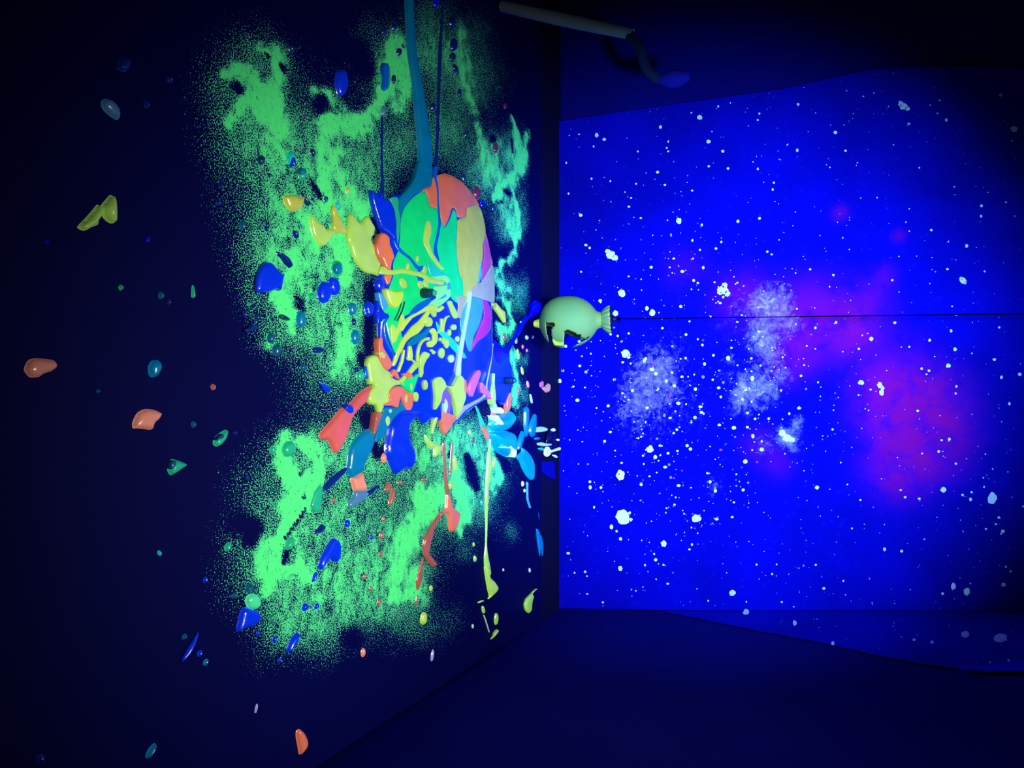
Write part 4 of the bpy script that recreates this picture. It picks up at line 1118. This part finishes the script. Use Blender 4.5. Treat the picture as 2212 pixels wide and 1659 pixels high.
loose('paint_chunk', 'sea', T('N', [(1450, 1230), (1480, 1195), (1520, 1200), (1600, 1230), (1600, 1250), (1540, 1295), (1480, 1330), (1455, 1310), (1445, 1270)]), 'green shell-shaped chunk below the green teardrop', cat='paint chunk', core=('droplet_core', 'deepteal', T('N', [(1460, 1240), (1485, 1205), (1510, 1215), (1500, 1260), (1470, 1280)])))
dot('sea', 627, 970, 13, 18, 18, 'green oval on the top of the lower spray')
dot('sea', 591, 972, 6, 9, 8, 'small green bead left of the green oval on the lower spray')
loose('paint_chunk', 'navy', [(528, 1033), (534, 1026), (544, 1039), (534, 1039)], 'tiny navy wedge at the left fringe of the lower spray', cat='paint chunk')
bow = empty('paint_chunk', on_z(222, 458, ZP), 'olive bow-tie chunk of two lobes high on the dark platform', 'paint chunk', GRP)
for pts in ([(880, 650), (960, 560), (1040, 470), (1100, 400), (1130, 450), (1140, 520), (1090, 600), (1110, 620), (1040, 650), (950, 690)], [(1130, 430), (1180, 360), (1240, 300), (1280, 350), (1295, 450), (1290, 590), (1240, 610), (1190, 580), (1150, 530)]):
    blob('lobe', T('M', pts), P_('yellow'), .02, 0, bow, .022, 3)
dot('sea', 264, 621, 5, 6, 0, 'tiny green bead below the olive bow-tie chunk')
dot('deepteal', 351, 638, 6, 8, 0, 'deep teal bead right of the tiny green bead')
dot('navy', 367, 652, 3, 7, 0, 'navy sliver touching the deep teal bead', name='paint_sliver')
loose('paint_sliver', 'sea', T('M', [(2095, 1300), (2110, 1290), (2130, 1410), (2090, 1412)]), 'upright green splinter on the dark platform', cat='paint chunk')
dot('ultra', 104, 522, 4, 4, 0, 'tiny blue bead left of the olive bow-tie chunk')
dot('ultra', 322, 517, 3, 7, 15, 'tiny blue sliver right of the olive bow-tie chunk', name='paint_sliver')
loose('paint_chunk', 'slate', T('T', [(1030, 1000), (1080, 975), (1150, 1010), (1200, 1080), (1210, 1150), (1190, 1190), (1130, 1160), (1070, 1110), (1035, 1060)]), 'dim blue-grey chunk near the upper left of the photo', cat='paint chunk')
dot('navy', 320, 224, 6, 9, -20, 'small navy bead right of the dim blue-grey chunk')
dot('navy', 370, 171, 5, 8, -20, 'small navy bead nearest the upper green cloud at the top left')
dot('navy', 272, 137, 13, 18, 20, 'faint navy smear-like droplet above the dim blue-grey chunk')
# --- lower left
loose('paint_chunk', 'blue', T('U', [(1980, 1310), (1985, 1340), (1950, 1450), (1900, 1540), (1830, 1615), (1810, 1600), (1870, 1480), (1930, 1390)]), 'long slim blue leaf at the lower left of the spray', cat='paint chunk')
dot('deepteal', 401, 1376, 4, 7, 30, 'deep teal bead left of the long slim blue leaf')
dot('blue', 434, 1412, 4, 8, 25, 'small blue bead right of the long slim blue leaf')
dot('teal', 447, 1431, 4, 8, 25, 'small teal bead under the small blue bead at the lower left')
dot('aqua', 347, 1195, 4, 6, -20, 'tiny aqua bead alone on the dark lower left platform')
dot('blue', 446, 1253, 4, 7, 20, 'tiny blue bead left of the lower spray, above the mint ball')
dot('navy', 93, 1641, 9, 10, 20, 'dim navy droplet in the bottom left corner')
dot('blue', 636, 1389, 7, 24, 28, 'blue leaf below the lower spray')
dot('blue', 595, 1382, 4, 7, 15, 'small blue bead left of the blue leaf below the spray')
dot('blue', 607, 1426, 3, 5, 20, 'tiny blue bead below the blue leaf')
dot('blue', 559, 1368, 3, 6, 20, 'tiny blue bead right of the blue heart tip')
loose('paint_chunk', 'orange', T('J', [(1360, 950), (1385, 932), (1420, 960), (1450, 1030), (1440, 1090), (1410, 1130), (1385, 1150), (1372, 1080), (1357, 1000)]), 'orange half-shell chunk at the bottom of the photo', cat='paint chunk')
dot('teal', 330, 1624, 6, 19, 30, 'teal leaf near the bottom left corner')
dot('salmon', 786, 1410, 4, 10, 8, 'salmon oval bead on the dark platform below the spray')
dot('lilac', 555, 1531, 2, 11, 12, 'thin lilac splinter on the dark platform near the bottom', name='paint_sliver')
dot('mint', 550, 1300, 16, 18, 0, 'mint green ball of paint on top of the blue heart')
loose('paint_chunk', 'blue', T('G', [(500, 1400), (550, 1400), (600, 1430), (660, 1440), (695, 1500), (680, 1560), (620, 1610), (540, 1640), (480, 1660), (430, 1690), (415, 1650), (440, 1540), (460, 1450)]), 'blue heart-shaped chunk under the mint ball', cat='paint chunk')
loose('paint_chunk', 'blue', T('G', [(1580, 570), (1630, 600), (1650, 680), (1640, 790), (1605, 860), (1560, 840), (1530, 810), (1490, 850), (1450, 910), (1420, 950), (1395, 930), (1400, 850), (1440, 760), (1490, 680), (1540, 590)]), 'large blue boot-shaped chunk in the middle of the lower spray', cat='paint chunk')
dot('blue', 682, 1247, 4, 12, 22, 'slim blue bead under the toe of the blue boot')
loose('paint_droplet', 'navy', stroke([(683, 1152, 5), (692, 1148, 11), (699, 1140, 11), (702, 1134, 8)]), 'bent navy droplet above and left of the blue boot')
dot('blue', 752, 1131, 5, 8, 12, 'blue bead right of the bent navy droplet')
dot('blue', 804, 1161, 3, 5, 0, 'tiny blue bead left of the rust bead column')
dot('sea', 629, 1175, 8, 15, 22, 'green oval on the bare streak of the lower spray')
dot('sea', 495, 1182, 6, 11, 22, 'small green droplet left of the dark round gap in the spray')
dot('deepteal', 542, 1271, 7, 11, 30, 'deep teal droplet above the mint ball')
dot('deepteal', 510, 1287, 5, 7, 25, 'deep teal bead left of the mint ball')
dot('blue', 662, 1312, 6, 9, 20, 'left of two blue beads in the lower spray right of the mint ball')
dot('blue', 686, 1310, 4, 7, 20, 'right and smaller of two blue beads in the lower spray')
RB = ['topmost', 'second', 'third', 'fourth', 'fifth', 'lowest']
for i, (x, y, a, b) in enumerate([(830, 1121, 3, 6), (825, 1157, 3, 8), (824, 1197, 3, 6), (789, 1246, 3, 7), (802, 1272, 2.5, 6), (820, 1301, 3.5, 8)]):
    dot('rust', x, y, a, b, 8, RB[i] + ' of the six rust beads running down through the lower spray', group='rust beads in the lower spray')
dot('rust', 722, 1081, 4, 5, 0, 'rust bead below the slate limb tip of the splash')
dot('salmon', 831, 990, 5, 11, 0, 'salmon bead tucked left of the thick blue limb')
loose('paint_chunk', 'rust', T('E', [(1290, 1430), (1330, 1330), (1360, 1370), (1335, 1450)]), 'upper of two rust flakes below the thick blue limb', cat='paint chunk')
loose('paint_chunk', 'rust', T('E', [(1335, 1600), (1355, 1500), (1385, 1400), (1408, 1450), (1395, 1560), (1360, 1610)]), 'lower and longer of two rust flakes below the thick blue limb', cat='paint chunk')
dot('rust', 862, 1043, 3, 5, 0, 'left of two tiny rust beads right of the rust flakes')
dot('rust', 870, 1043, 3, 4, 0, 'right of two tiny rust beads right of the rust flakes')
dot('rust', 916, 1036, 3, 5, 0, 'tiny rust bead above the lower middle green cloud')
# --- lower middle and right
dot('yellow', 984, 1000, 4, 18, -4, 'slim lime droplet right of the rust strand')
dot('yellow', 1068, 999, 3.5, 12, 8, 'slim lime droplet right of the long lime strand')
dot('olive', 975, 1049, 3.5, 9, 0, 'ochre bead beside the fork of the orange tail')
dot('yellow', 1016, 934, 3, 6, 0, 'lime bead under the arch of the lilac ridge')
dot('rust', 1021, 950, 2.5, 5, 0, 'rust bead under the lime bead below the lilac ridge')
dot('aqua', 1041, 1086, 2, 6, 0, 'tiny aqua bead left of the long lime strand')
dot('yellow', 1024, 1176, 2, 5, 0, 'upper of two lime beads left of the lower lime strand')
dot('yellow', 1027, 1207, 3, 7, 0, 'lower of two lime beads left of the lower lime strand')
dot('cream', 1130, 1045, 2.5, 6, 0, 'upper of two cream beads on the bare far right platform')
dot('cream', 1134, 1060, 2, 4, 0, 'lower of two cream beads on the bare far right platform')
loose('paint_strand', 'sky', stroke([(1140, 1042, 3), (1140, 1058, 2.5), (1141, 1080, 2.5), (1147, 1098, 2.5)]), 'thin pale blue comma right of the cream beads', cat='paint strand')
dot('pale', 1145, 1232, 2, 5, 0, 'pale bead above the lemon feather')
dot('pale', 1088, 1231, 1.6, 3.5, 0, 'tiny pale bead right of the lower lime strand')
dot('yellow', 932, 1271, 3, 7, 5, 'small lime bead right of the long rust strand')
dot('lemon', 917, 1336, 6, 14, 8, 'lemon oval below the long rust strand')
loose('paint_feather', 'lemon', T('I', [(1815, 380), (1752, 405), (1705, 452), (1650, 510), (1625, 580), (1635, 660), (1670, 700), (1705, 660), (1715, 560), (1740, 480), (1722, 462), (1762, 420)]), 'lemon feather-shaped chunk at the far right corner of the platform', cat='paint chunk')
dot('yellow', 1045, 1317, 3, 9, -8, 'lime bead under the hooked lemon tip')
loose('paint_strand', 'pale', stroke([(1046, 1328, 2), (1050, 1340, 2.5), (1055, 1356, 2.5), (1058, 1367, 1.5)]), 'thin pale thread trailing below the lime bead', cat='paint strand')
dot('yellow', 1073, 1337, 4, 13, 4, 'slim lime chip right of the thin pale thread')
loose('paint_chunk', 'yellow', T('I', [(1300, 875), (1320, 900), (1290, 950), (1250, 990), (1215, 1015), (1250, 960), (1265, 910)]), 'lime comma at the right edge of the platform', cat='paint chunk')
dot('pale', 1022, 1353, 2, 5, 0, 'pale bead left of the thin pale thread')
dot('lilac', 935, 1416, 2.5, 13, 8, 'crusty lilac streak near the right edge of the platform', name='paint_sliver')
loose('paint_chunk', 'teal', T('H', [(1765, 1010), (1795, 1030), (1815, 1100), (1815, 1250), (1805, 1340), (1800, 1300), (1780, 1180)]), 'teal leaf at the back edge of the platform below the cyan tail', cat='paint chunk')
# --- far strip
dot('pale', 1139, 729, 3, 5, -10, 'left of two pale beads beside the blue arm, under the hanging vessel')
dot('pale', 1152, 728, 2, 4, 0, 'right of two pale beads beside the blue arm, under the hanging vessel')
dot('pale', 1126, 697, 2, 4, 0, 'pale bead lying on the bright blue arm')
dot('pink', 1130, 749, 2, 5, 0, 'left of two pink beads at the back of the platform')
dot('pink', 1139, 757, 2, 4, 0, 'right of two pink beads at the back of the platform')
dot('lilac', 1115, 733, 2.5, 10, -8, 'lilac stick on the bright blue arm', name='paint_sliver')
dot('rust', 1090, 728, 3, 9, 0, 'rust oval on the small bright green patch by the blue arm')
dot('olive', 1120, 765, 2, 12, -8, 'upper of two olive slivers on the narrow far spray', name='paint_sliver')
dot('olive', 1129, 801, 2.5, 9, -10, 'lower of two olive slivers on the narrow far spray', name='paint_sliver')
dot('salmon', 1141, 830, 2.5, 8, -8, 'salmon bead at the head of the pale wisp at the back')
dot('pale', 1148, 861, 2, 11, -10, 'pale wisp near the back edge of the platform', name='paint_sliver')
dot('rust', 1121, 846, 2, 9, -4, 'rust sliver beside the far green patch', name='paint_sliver')

# ------------------------------------------------------------------ wire and plugs stuck in the splash
wpts = [hit(a, b, .022) + Vector((0, 0, .006)) for a, b in [(870, 652), (868, 662), (863, 676), (858, 686), (854, 693)]]


def tube(name, pts, rad, mat, parent=None, res=8):
    cu = bpy.data.curves.new(name, 'CURVE')
    cu.dimensions = '3D'
    cu.bevel_depth = 1.0
    cu.bevel_resolution = 3
    cu.use_fill_caps = True
    sp = cu.splines.new('NURBS')
    sp.points.add(len(pts) - 1)
    rads = rad if isinstance(rad, (list, tuple)) else [rad] * len(pts)
    off = parent.location if parent is not None else Vector((0, 0, 0))
    for i, p in enumerate(pts):
        sp.points[i].co = (p[0] - off[0], p[1] - off[1], p[2] - off[2], 1)
        sp.points[i].radius = rads[i]
    sp.use_endpoint_u = True
    sp.order_u = 3
    sp.resolution_u = res
    o = bpy.data.objects.new(name, cu)
    COL.objects.link(o)
    dg = bpy.context.evaluated_depsgraph_get()
    me = bpy.data.meshes.new_from_object(o.evaluated_get(dg))
    bpy.data.objects.remove(o)
    for p in me.polygons:
        p.use_smooth = True
    o = link(name, me)
    me.materials.clear()
    me.materials.append(mat)
    if parent is not None:
        o.parent = parent
    return o


black_wire = flat_mat('black_wire', (.004, .02, .012), .5, .3)
tag(tube('wire', wpts, .0022, black_wire), 'thin dark bent wire lying on the green pool below the lemon lobe', 'wire')


def lathe(prof, seg=40):
    """prof [(axis s, radius)] about +Z from z=0"""
    bm = bmesh.new()
    rings = []
    for s, r in prof:
        rings.append([bm.verts.new((r * math.cos(2 * math.pi * i / seg), r * math.sin(2 * math.pi * i / seg), s)) for i in range(seg)])
    for a, b in zip(rings, rings[1:]):
        for i in range(seg):
            f = bm.faces.new((a[i], a[(i + 1) % seg], b[(i + 1) % seg], b[i]))
            f.smooth = True
    bm.faces.new(rings[0][::-1])
    bm.faces.new(rings[-1])
    return bm


def plug(px, py, label, col, r, h):
    p = hit(px, py, .018)
    t = empty('plug', p - Vector((0, 0, .002)), label, 'plug')
    bm = lathe([(0, r * .95), (.002, r), (h * .72, r * .88), (h * .75, r * .8)], 24)
    me = bpy.data.meshes.new('plug_body')
    bm.to_mesh(me)
    bm.free()
    link('plug_body', me, flat_mat('plug_' + col, tuple(v * .55 for v in lin(PAL[col])[:3]), .5, .3), None).parent = t
    bm = lathe([(h * .74, r * .55), (h * .9, r * .62), (h, r * .5)], 24)
    me = bpy.data.meshes.new('plug_cap')
    bm.to_mesh(me)
    bm.free()
    link('plug_cap', me, P_('sea' if col == 'deepteal' else 'cobalt'), None).parent = t
    return t


plug(916, 634, 'small grey-green cylindrical plug in the centre of the splash', 'deepteal', .0145, .042)
plug(1094, 822, 'small navy cylindrical plug at the right end of the blue arm', 'dusk', .0145, .040)

# ------------------------------------------------------------------ hanging broken vessel
VY = 2.50
pA, pB = on_y(1100 + 380 / 7.373, 600 + 735 / 7.373, VY), on_y(1100 + 1560 / 7.373, 600 + 665 / 7.373, VY + .085)
axis = (pB - pA).normalized()
k = (pB - pA).length / 1182.0         # metres per crop pixel
ves = empty('hanging_vessel', pA, 'pale green broken glass vessel hanging upside down on a dark string', 'vessel')
rotq = Vector((0, 0, 1)).rotation_difference(axis)


def seat(o):
    o.parent = ves
    o.rotation_mode = 'QUATERNION'
    o.rotation_quaternion = rotq
    return o


prof = [(96, 62), (108, 80), (120, 108), (140, 160), (165, 215), (195, 265), (230, 308), (270, 342), (320, 372), (380, 395), (440, 408), (520, 414), (600, 411), (680, 400), (750, 380), (820, 346), (880, 308), (930, 264), (975, 210), (1010, 160), (1035, 138), (1070, 128), (1105, 126)]
fine_p = []
for (s0, r0), (s1, r1) in zip(prof, prof[1:]):
    for j in range(3):
        fine_p.append((s0 + (s1 - s0) * j / 3, r0 + (r1 - r0) * j / 3))
fine_p.append(prof[-1])
# openings broken out of the shell (axial position, sideways position in crop pixels; +x is to the right in the room)
HOLES = [[(200, 15), (330, 40), (345, 80), (305, 110), (288, 150), (300, 330), (330, 420), (260, 420), (230, 300), (205, 160)],
         [(500, 155), (560, 165), (640, 205), (700, 240), (760, 225), (740, 275), (830, 305), (860, 265), (885, 285), (850, 315), (790, 345), (720, 374), (650, 397), (610, 430), (480, 480), (464, 340), (478, 210)],
         [(330, 372), (480, 405), (480, 520), (250, 520), (262, 395)]]


def inside(p, poly):
    x, y = p
    c = False
    for (x1, y1), (x2, y2) in zip(poly, poly[1:] + poly[:1]):
        if (y1 > y) != (y2 > y) and x < (x2 - x1) * (y - y1) / (y2 - y1) + x1:
            c = not c
    return c


bm = bmesh.new()
seg = 160
rings = [[bm.verts.new((r * k * math.cos(2 * math.pi * i / seg), r * k * math.sin(2 * math.pi * i / seg), s * k)) for i in range(seg)] for s, r in fine_p]
for (s0, _), a, (s1, _2), b in zip(fine_p, rings, fine_p[1:], rings[1:]):
    for i in range(seg):
        cx = (a[i].co.x + a[(i + 1) % seg].co.x) / 2 / k
        cyy = (a[i].co.y + a[(i + 1) % seg].co.y) / 2 / k
        sc_ = (s0 + s1) / 2
        q = (sc_ + cyy * .10, cx)
        if any(inside(q, h) for h in HOLES):
            continue
        f = bm.faces.new((a[i], a[(i + 1) % seg], b[(i + 1) % seg], b[i]))
        f.smooth = True
for v in [v for v in bm.verts if not v.link_faces]:
    bm.verts.remove(v)
me = bpy.data.meshes.new('glass_shell')
bm.to_mesh(me)
bm.free()
gm = bpy.data.materials.new('pale_green_frosted_glass')
gm.use_nodes = True
nt = gm.node_tree
gb = nt.nodes['Principled BSDF']
gb.inputs['Roughness'].default_value = .6
gb.inputs['Specular IOR Level'].default_value = .2
tcn = nt.nodes.new('ShaderNodeTexCoord')
nn = noise(nt, tcn.outputs['Object'], 9, 4, .6)
sp_ = nt.nodes.new('ShaderNodeTexVoronoi')
sp_.inputs['Scale'].default_value = 34
nt.links.new(tcn.outputs['Object'], sp_.inputs['Vector'])
gcolr = mixc(nt, rng_(nt, nn, .35, .65, 0, 1), (0.19, 0.35, 0.10, 1), (0.26, 0.37, 0.08, 1))
gcolr = mixc(nt, rng_(nt, sp_.outputs['Distance'], .03, .05, .85, 0), gcolr, (0.02, 0.10, 0.12, 1))
nt.links.new(gcolr, gb.inputs['Base Color'])
tr = nt.nodes.new('ShaderNodeBsdfTranslucent')
nt.links.new(gcolr, tr.inputs['Color'])
ms = nt.nodes.new('ShaderNodeMixShader')
ms.inputs['Fac'].default_value = .35
nt.links.new(gb.outputs[0], ms.inputs[1])
nt.links.new(tr.outputs[0], ms.inputs[2])
nt.links.new(ms.outputs[0], nt.nodes['Material Output'].inputs['Surface'])
shell = seat(link('glass_shell', me, gm))
sd = shell.modifiers.new('thickness', 'SOLIDIFY')
sd.thickness = .0022
# nub at the bottom
bm = lathe([(0 * k, 6 * k), (3 * k, 24 * k), (12 * k, 42 * k), (30 * k, 56 * k), (60 * k, 64 * k), (90 * k, 72 * k), (104 * k, 80 * k)], 40)
me = bpy.data.meshes.new('nub')
bm.to_mesh(me)
bm.free()
seat(link('nub', me, paint_mat('nub_yellow', (225, 185, 40), .4)))['label'] = 'yellow rounded nub'
# yellow glass tongue left standing between the two openings
bm = bmesh.new()
tl = [(300, 110, 250), (292, 170, 262), (296, 250, 268), (305, 330, 250), (330, 372, 235), (400, 385, 225), (470, 395, 215), (474, 330, 240), (482, 250, 255), (490, 180, 262), (440, 120, 262), (360, 100, 255)]
fr = [bm.verts.new((b * k, -c * k, (a + c * .10) * k)) for a, b, c in tl]
bk = [bm.verts.new((b * k, -(c - 16) * k, (a + c * .10) * k)) for a, b, c in tl]
bm.faces.new(fr)
bm.faces.new(bk[::-1])
for i in range(len(tl)):
    bm.faces.new((fr[i], bk[i], bk[(i + 1) % len(tl)], fr[(i + 1) % len(tl)]))
bmesh.ops.recalc_face_normals(bm, faces=bm.faces)
me = bpy.data.meshes.new('broken_tongue')
bm.to_mesh(me)
bm.free()
seat(link('broken_tongue', me, paint_mat('tongue_yellow', (150, 165, 40), .6, .1, .1)))['label'] = 'yellow-green shard between the two openings'
# clear fluted collar, dark cap, knot
bm = lathe([(1083, 124), (1110, 150), (1150, 186), (1195, 214), (1222, 219), (1240, 206)], 96)
for v in bm.verts:
    a = math.atan2(v.co.y, v.co.x)
    f_ = 1 + .035 * math.cos(a * 16)
    v.co.x *= k * f_
    v.co.y *= k * f_ * .95
    v.co.z *= k
me = bpy.data.meshes.new('collar')
bm.to_mesh(me)
bm.free()
seat(link('collar', me, paint_mat('collar_glass', (110, 130, 75), .15, .25, .8)))['label'] = 'fluted pale glass collar'
bm = lathe([(1228, 205), (1240, 212), (1252, 200), (1257, 120), (1262, 60), (1290, 40), (1310, 44), (1335, 22)], 48)
for v in bm.verts:
    v.co *= k
me = bpy.data.meshes.new('cap')
bm.to_mesh(me)
bm.free()
dark_blue = flat_mat('dark_cap', (.001, .001, .012), .5, .2)
seat(link('cap', me, dark_blue))
base_s = pA + axis * (1340 * k)
string_m = flat_mat('dark_string', (.0004, .0004, .008), .95, .0)
p_top = on_y(2000, 680.5, base_s.y)
far = base_s + (p_top - base_s) * ((2.80 - base_s.z) / (p_top.z - base_s.z))
string_o = tube('string', [base_s - axis * .004, base_s + (far - base_s) * .3, base_s + (far - base_s) * .7, far], .0017, string_m, ves)
bmk = bmesh.new()
bmesh.ops.create_icosphere(bmk, subdivisions=2, radius=.006)
for v in bmk.verts:
    v.co.z *= 1.5
    v.co += base_s - pA + axis * .006
me = bpy.data.meshes.new('knot')
bmk.to_mesh(me)
bmk.free()
link('knot', me, string_m).parent = string_o
tail = [on_y(a, b, base_s.y - .004) for a, b in [(1338, 690), (1335, 702), (1335, 716), (1339, 730), (1345, 742)]]
tube('string_tail', tail, .0012, string_m, ves).parent = string_o

# ------------------------------------------------------------------ lumps on the dark ledge
ZL = ZP - .012


def ledge_lump(name, px, col, label, cat, h, parent=None):
    cx = sum(p[0] for p in px) / len(px)
    cy = sum(p[1] for p in px) / len(px)
    # upright flattened lump standing on the ledge, profile as seen
    yy = YB - .07
    bm = bmesh.new()
    P3 = [on_y(a, b, yy) for a, b in smooth_loop(px, 2.0)]
    c0 = sum(P3, Vector()) / len(P3)
    rows = []
    for sc_, dy in ((.45, -h), (.8, -h * .72), (1.0, 0.0), (.8, h * .72), (.45, h)):
        rows.append([bm.verts.new(c0 + (p - c0) * sc_ + Vector((0, dy, 0))) for p in P3])
    n = len(P3)
    for a, b in zip(rows, rows[1:]):
        for i in range(n):
            f = bm.faces.new((a[i], b[i], b[(i + 1) % n], a[(i + 1) % n]))
            f.smooth = True
    bm.faces.new(rows[0])
    bm.faces.new(rows[-1][::-1])
    bmesh.ops.recalc_face_normals(bm, faces=bm.faces)
    org = parent.location.copy() if parent is not None else Vector((c0.x, c0.y, min(p.z for p in P3)))
    for v in bm.verts:
        v.co -= org
    me = bpy.data.meshes.new(name)
    bm.to_mesh(me)
    bm.free()
    o = link(name, me, P_(col) if isinstance(col, str) else col)
    if parent is not None:
        o.parent = parent
    else:
        o.location = org
        tag(o, label, cat)
    return o


def on_ledge(name, px, col, label, cat):
    o = blob(name, px, P_(col), .014, ZL - ZP + .0005, None, .012, 2.0)
    return tag(o, label, cat)


on_ledge('paint_lump', T('D', [(1200, 180), (1275, 162), (1275, 270), (1240, 290), (1205, 285)]), 'pink', 'bright pink lump of paint on the dark ledge behind the platform', 'paint chunk')  # small pink and salmon shapes raised on the ledge
on_ledge('paint_lump', T('D', [(1280, 280), (1325, 260), (1385, 210), (1385, 330), (1350, 355), (1310, 320)]), 'salmon', 'salmon lump of paint beside the pink lump on the dark ledge', 'paint chunk')
on_ledge('paint_lump', [(1164, 1112), (1160, 1105)] + T('H', [(1790, 1020), (1822, 1090), (1840, 1180), (1838, 1290), (1830, 1350), (1818, 1290), (1790, 1180)])[0:7], 'teal', 'long teal leaf-shaped lump on the dark ledge below the dish', 'paint chunk')
dc = on_z(1186, 953, ZL)
dish = empty('dish', (dc.x, dc.y, ZL), 'dark round dish with faint rings smeared with white paint on the back ledge', 'dish')
dark_glass = flat_mat('dark_violet_glass', (.003, .002, .03), .15, .6)
R_ = .056
bm = lathe([(0, R_ * .7), (.003, R_ * .9), (.012, R_), (.016, R_), (.016, R_ * .94), (.011, R_ * .9), (.011, R_ * .7), (.0135, R_ * .67), (.0135, R_ * .62), (.011, R_ * .6), (.011, R_ * .42), (.0135, R_ * .4), (.0135, R_ * .36), (.011, R_ * .33), (.011, .002)], 64)
me = bpy.data.meshes.new('dish_body')
bm.to_mesh(me)
bm.free()
link('dish_body', me, dark_glass).parent = dish
for pts, col in (([(1130, 940), (1160, 910), (1260, 895), (1345, 920), (1340, 965), (1250, 985), (1160, 990), (1135, 975)], 'pale'), ([(1195, 1160), (1260, 1145), (1350, 1165), (1415, 1170), (1400, 1200), (1290, 1210), (1210, 1195)], 'pale'),
                 ([(1300, 1330), (1325, 1230), (1370, 1215), (1400, 1260), (1450, 1262), (1500, 1240), (1555, 1225), (1555, 1270), (1480, 1292), (1410, 1315), (1385, 1355), (1340, 1380)], 'white'), ([(1415, 940), (1450, 915), (1480, 945), (1465, 975), (1430, 970)], 'white'), ([(1505, 1100), (1525, 1085), (1545, 1110), (1520, 1130)], 'white'),
                 ([(1430, 1350), (1480, 1345), (1515, 1380), (1490, 1395)], 'white'), ([(1150, 1080), (1200, 1060), (1240, 1080), (1200, 1110), (1160, 1110)], 'teal'), ([(1210, 1240), (1280, 1230), (1290, 1280), (1230, 1270)], 'sea')):
    blob('paint_smear', T('D', pts), P_(col), .005, ZL - ZP + .0145, dish, .005, 1.5)

# ------------------------------------------------------------------ pale grey streak at the left, given the form of a leaning tube
base = on_z(1082, 14, ZP)
top = on_y(1366, 74, base.y)
post = empty('leaning_tube', base, 'pale grey leaning tube standing left of the starry cloth', 'tube')
tube_m = flat_mat('pale_grey_tube', (.17, .20, .23), .9, .1)
dark_m = flat_mat('dark_hose', (.006, .010, .05), .8, .2)
tube('tube', [base + Vector((0, 0, .004)), base + (top - base) * .33, base + (top - base) * .66, top], [.020, .022, .022, .018], tube_m, post)
tube('hose', [top - (top - base) * .03, on_y(1385, 100, base.y), on_y(1388, 130, base.y), on_y(1402, 160, base.y), on_y(1425, 172, base.y)], .017, dark_m, post)
tube('hose_end', [on_y(1420, 171, base.y), on_y(1440, 172, base.y), on_y(1465, 170, base.y), on_y(1490, 165, base.y)], [.012, .026, .03, .012], flat_mat('blue_hose_end', (.004, .004, .2), .9, .1), post)
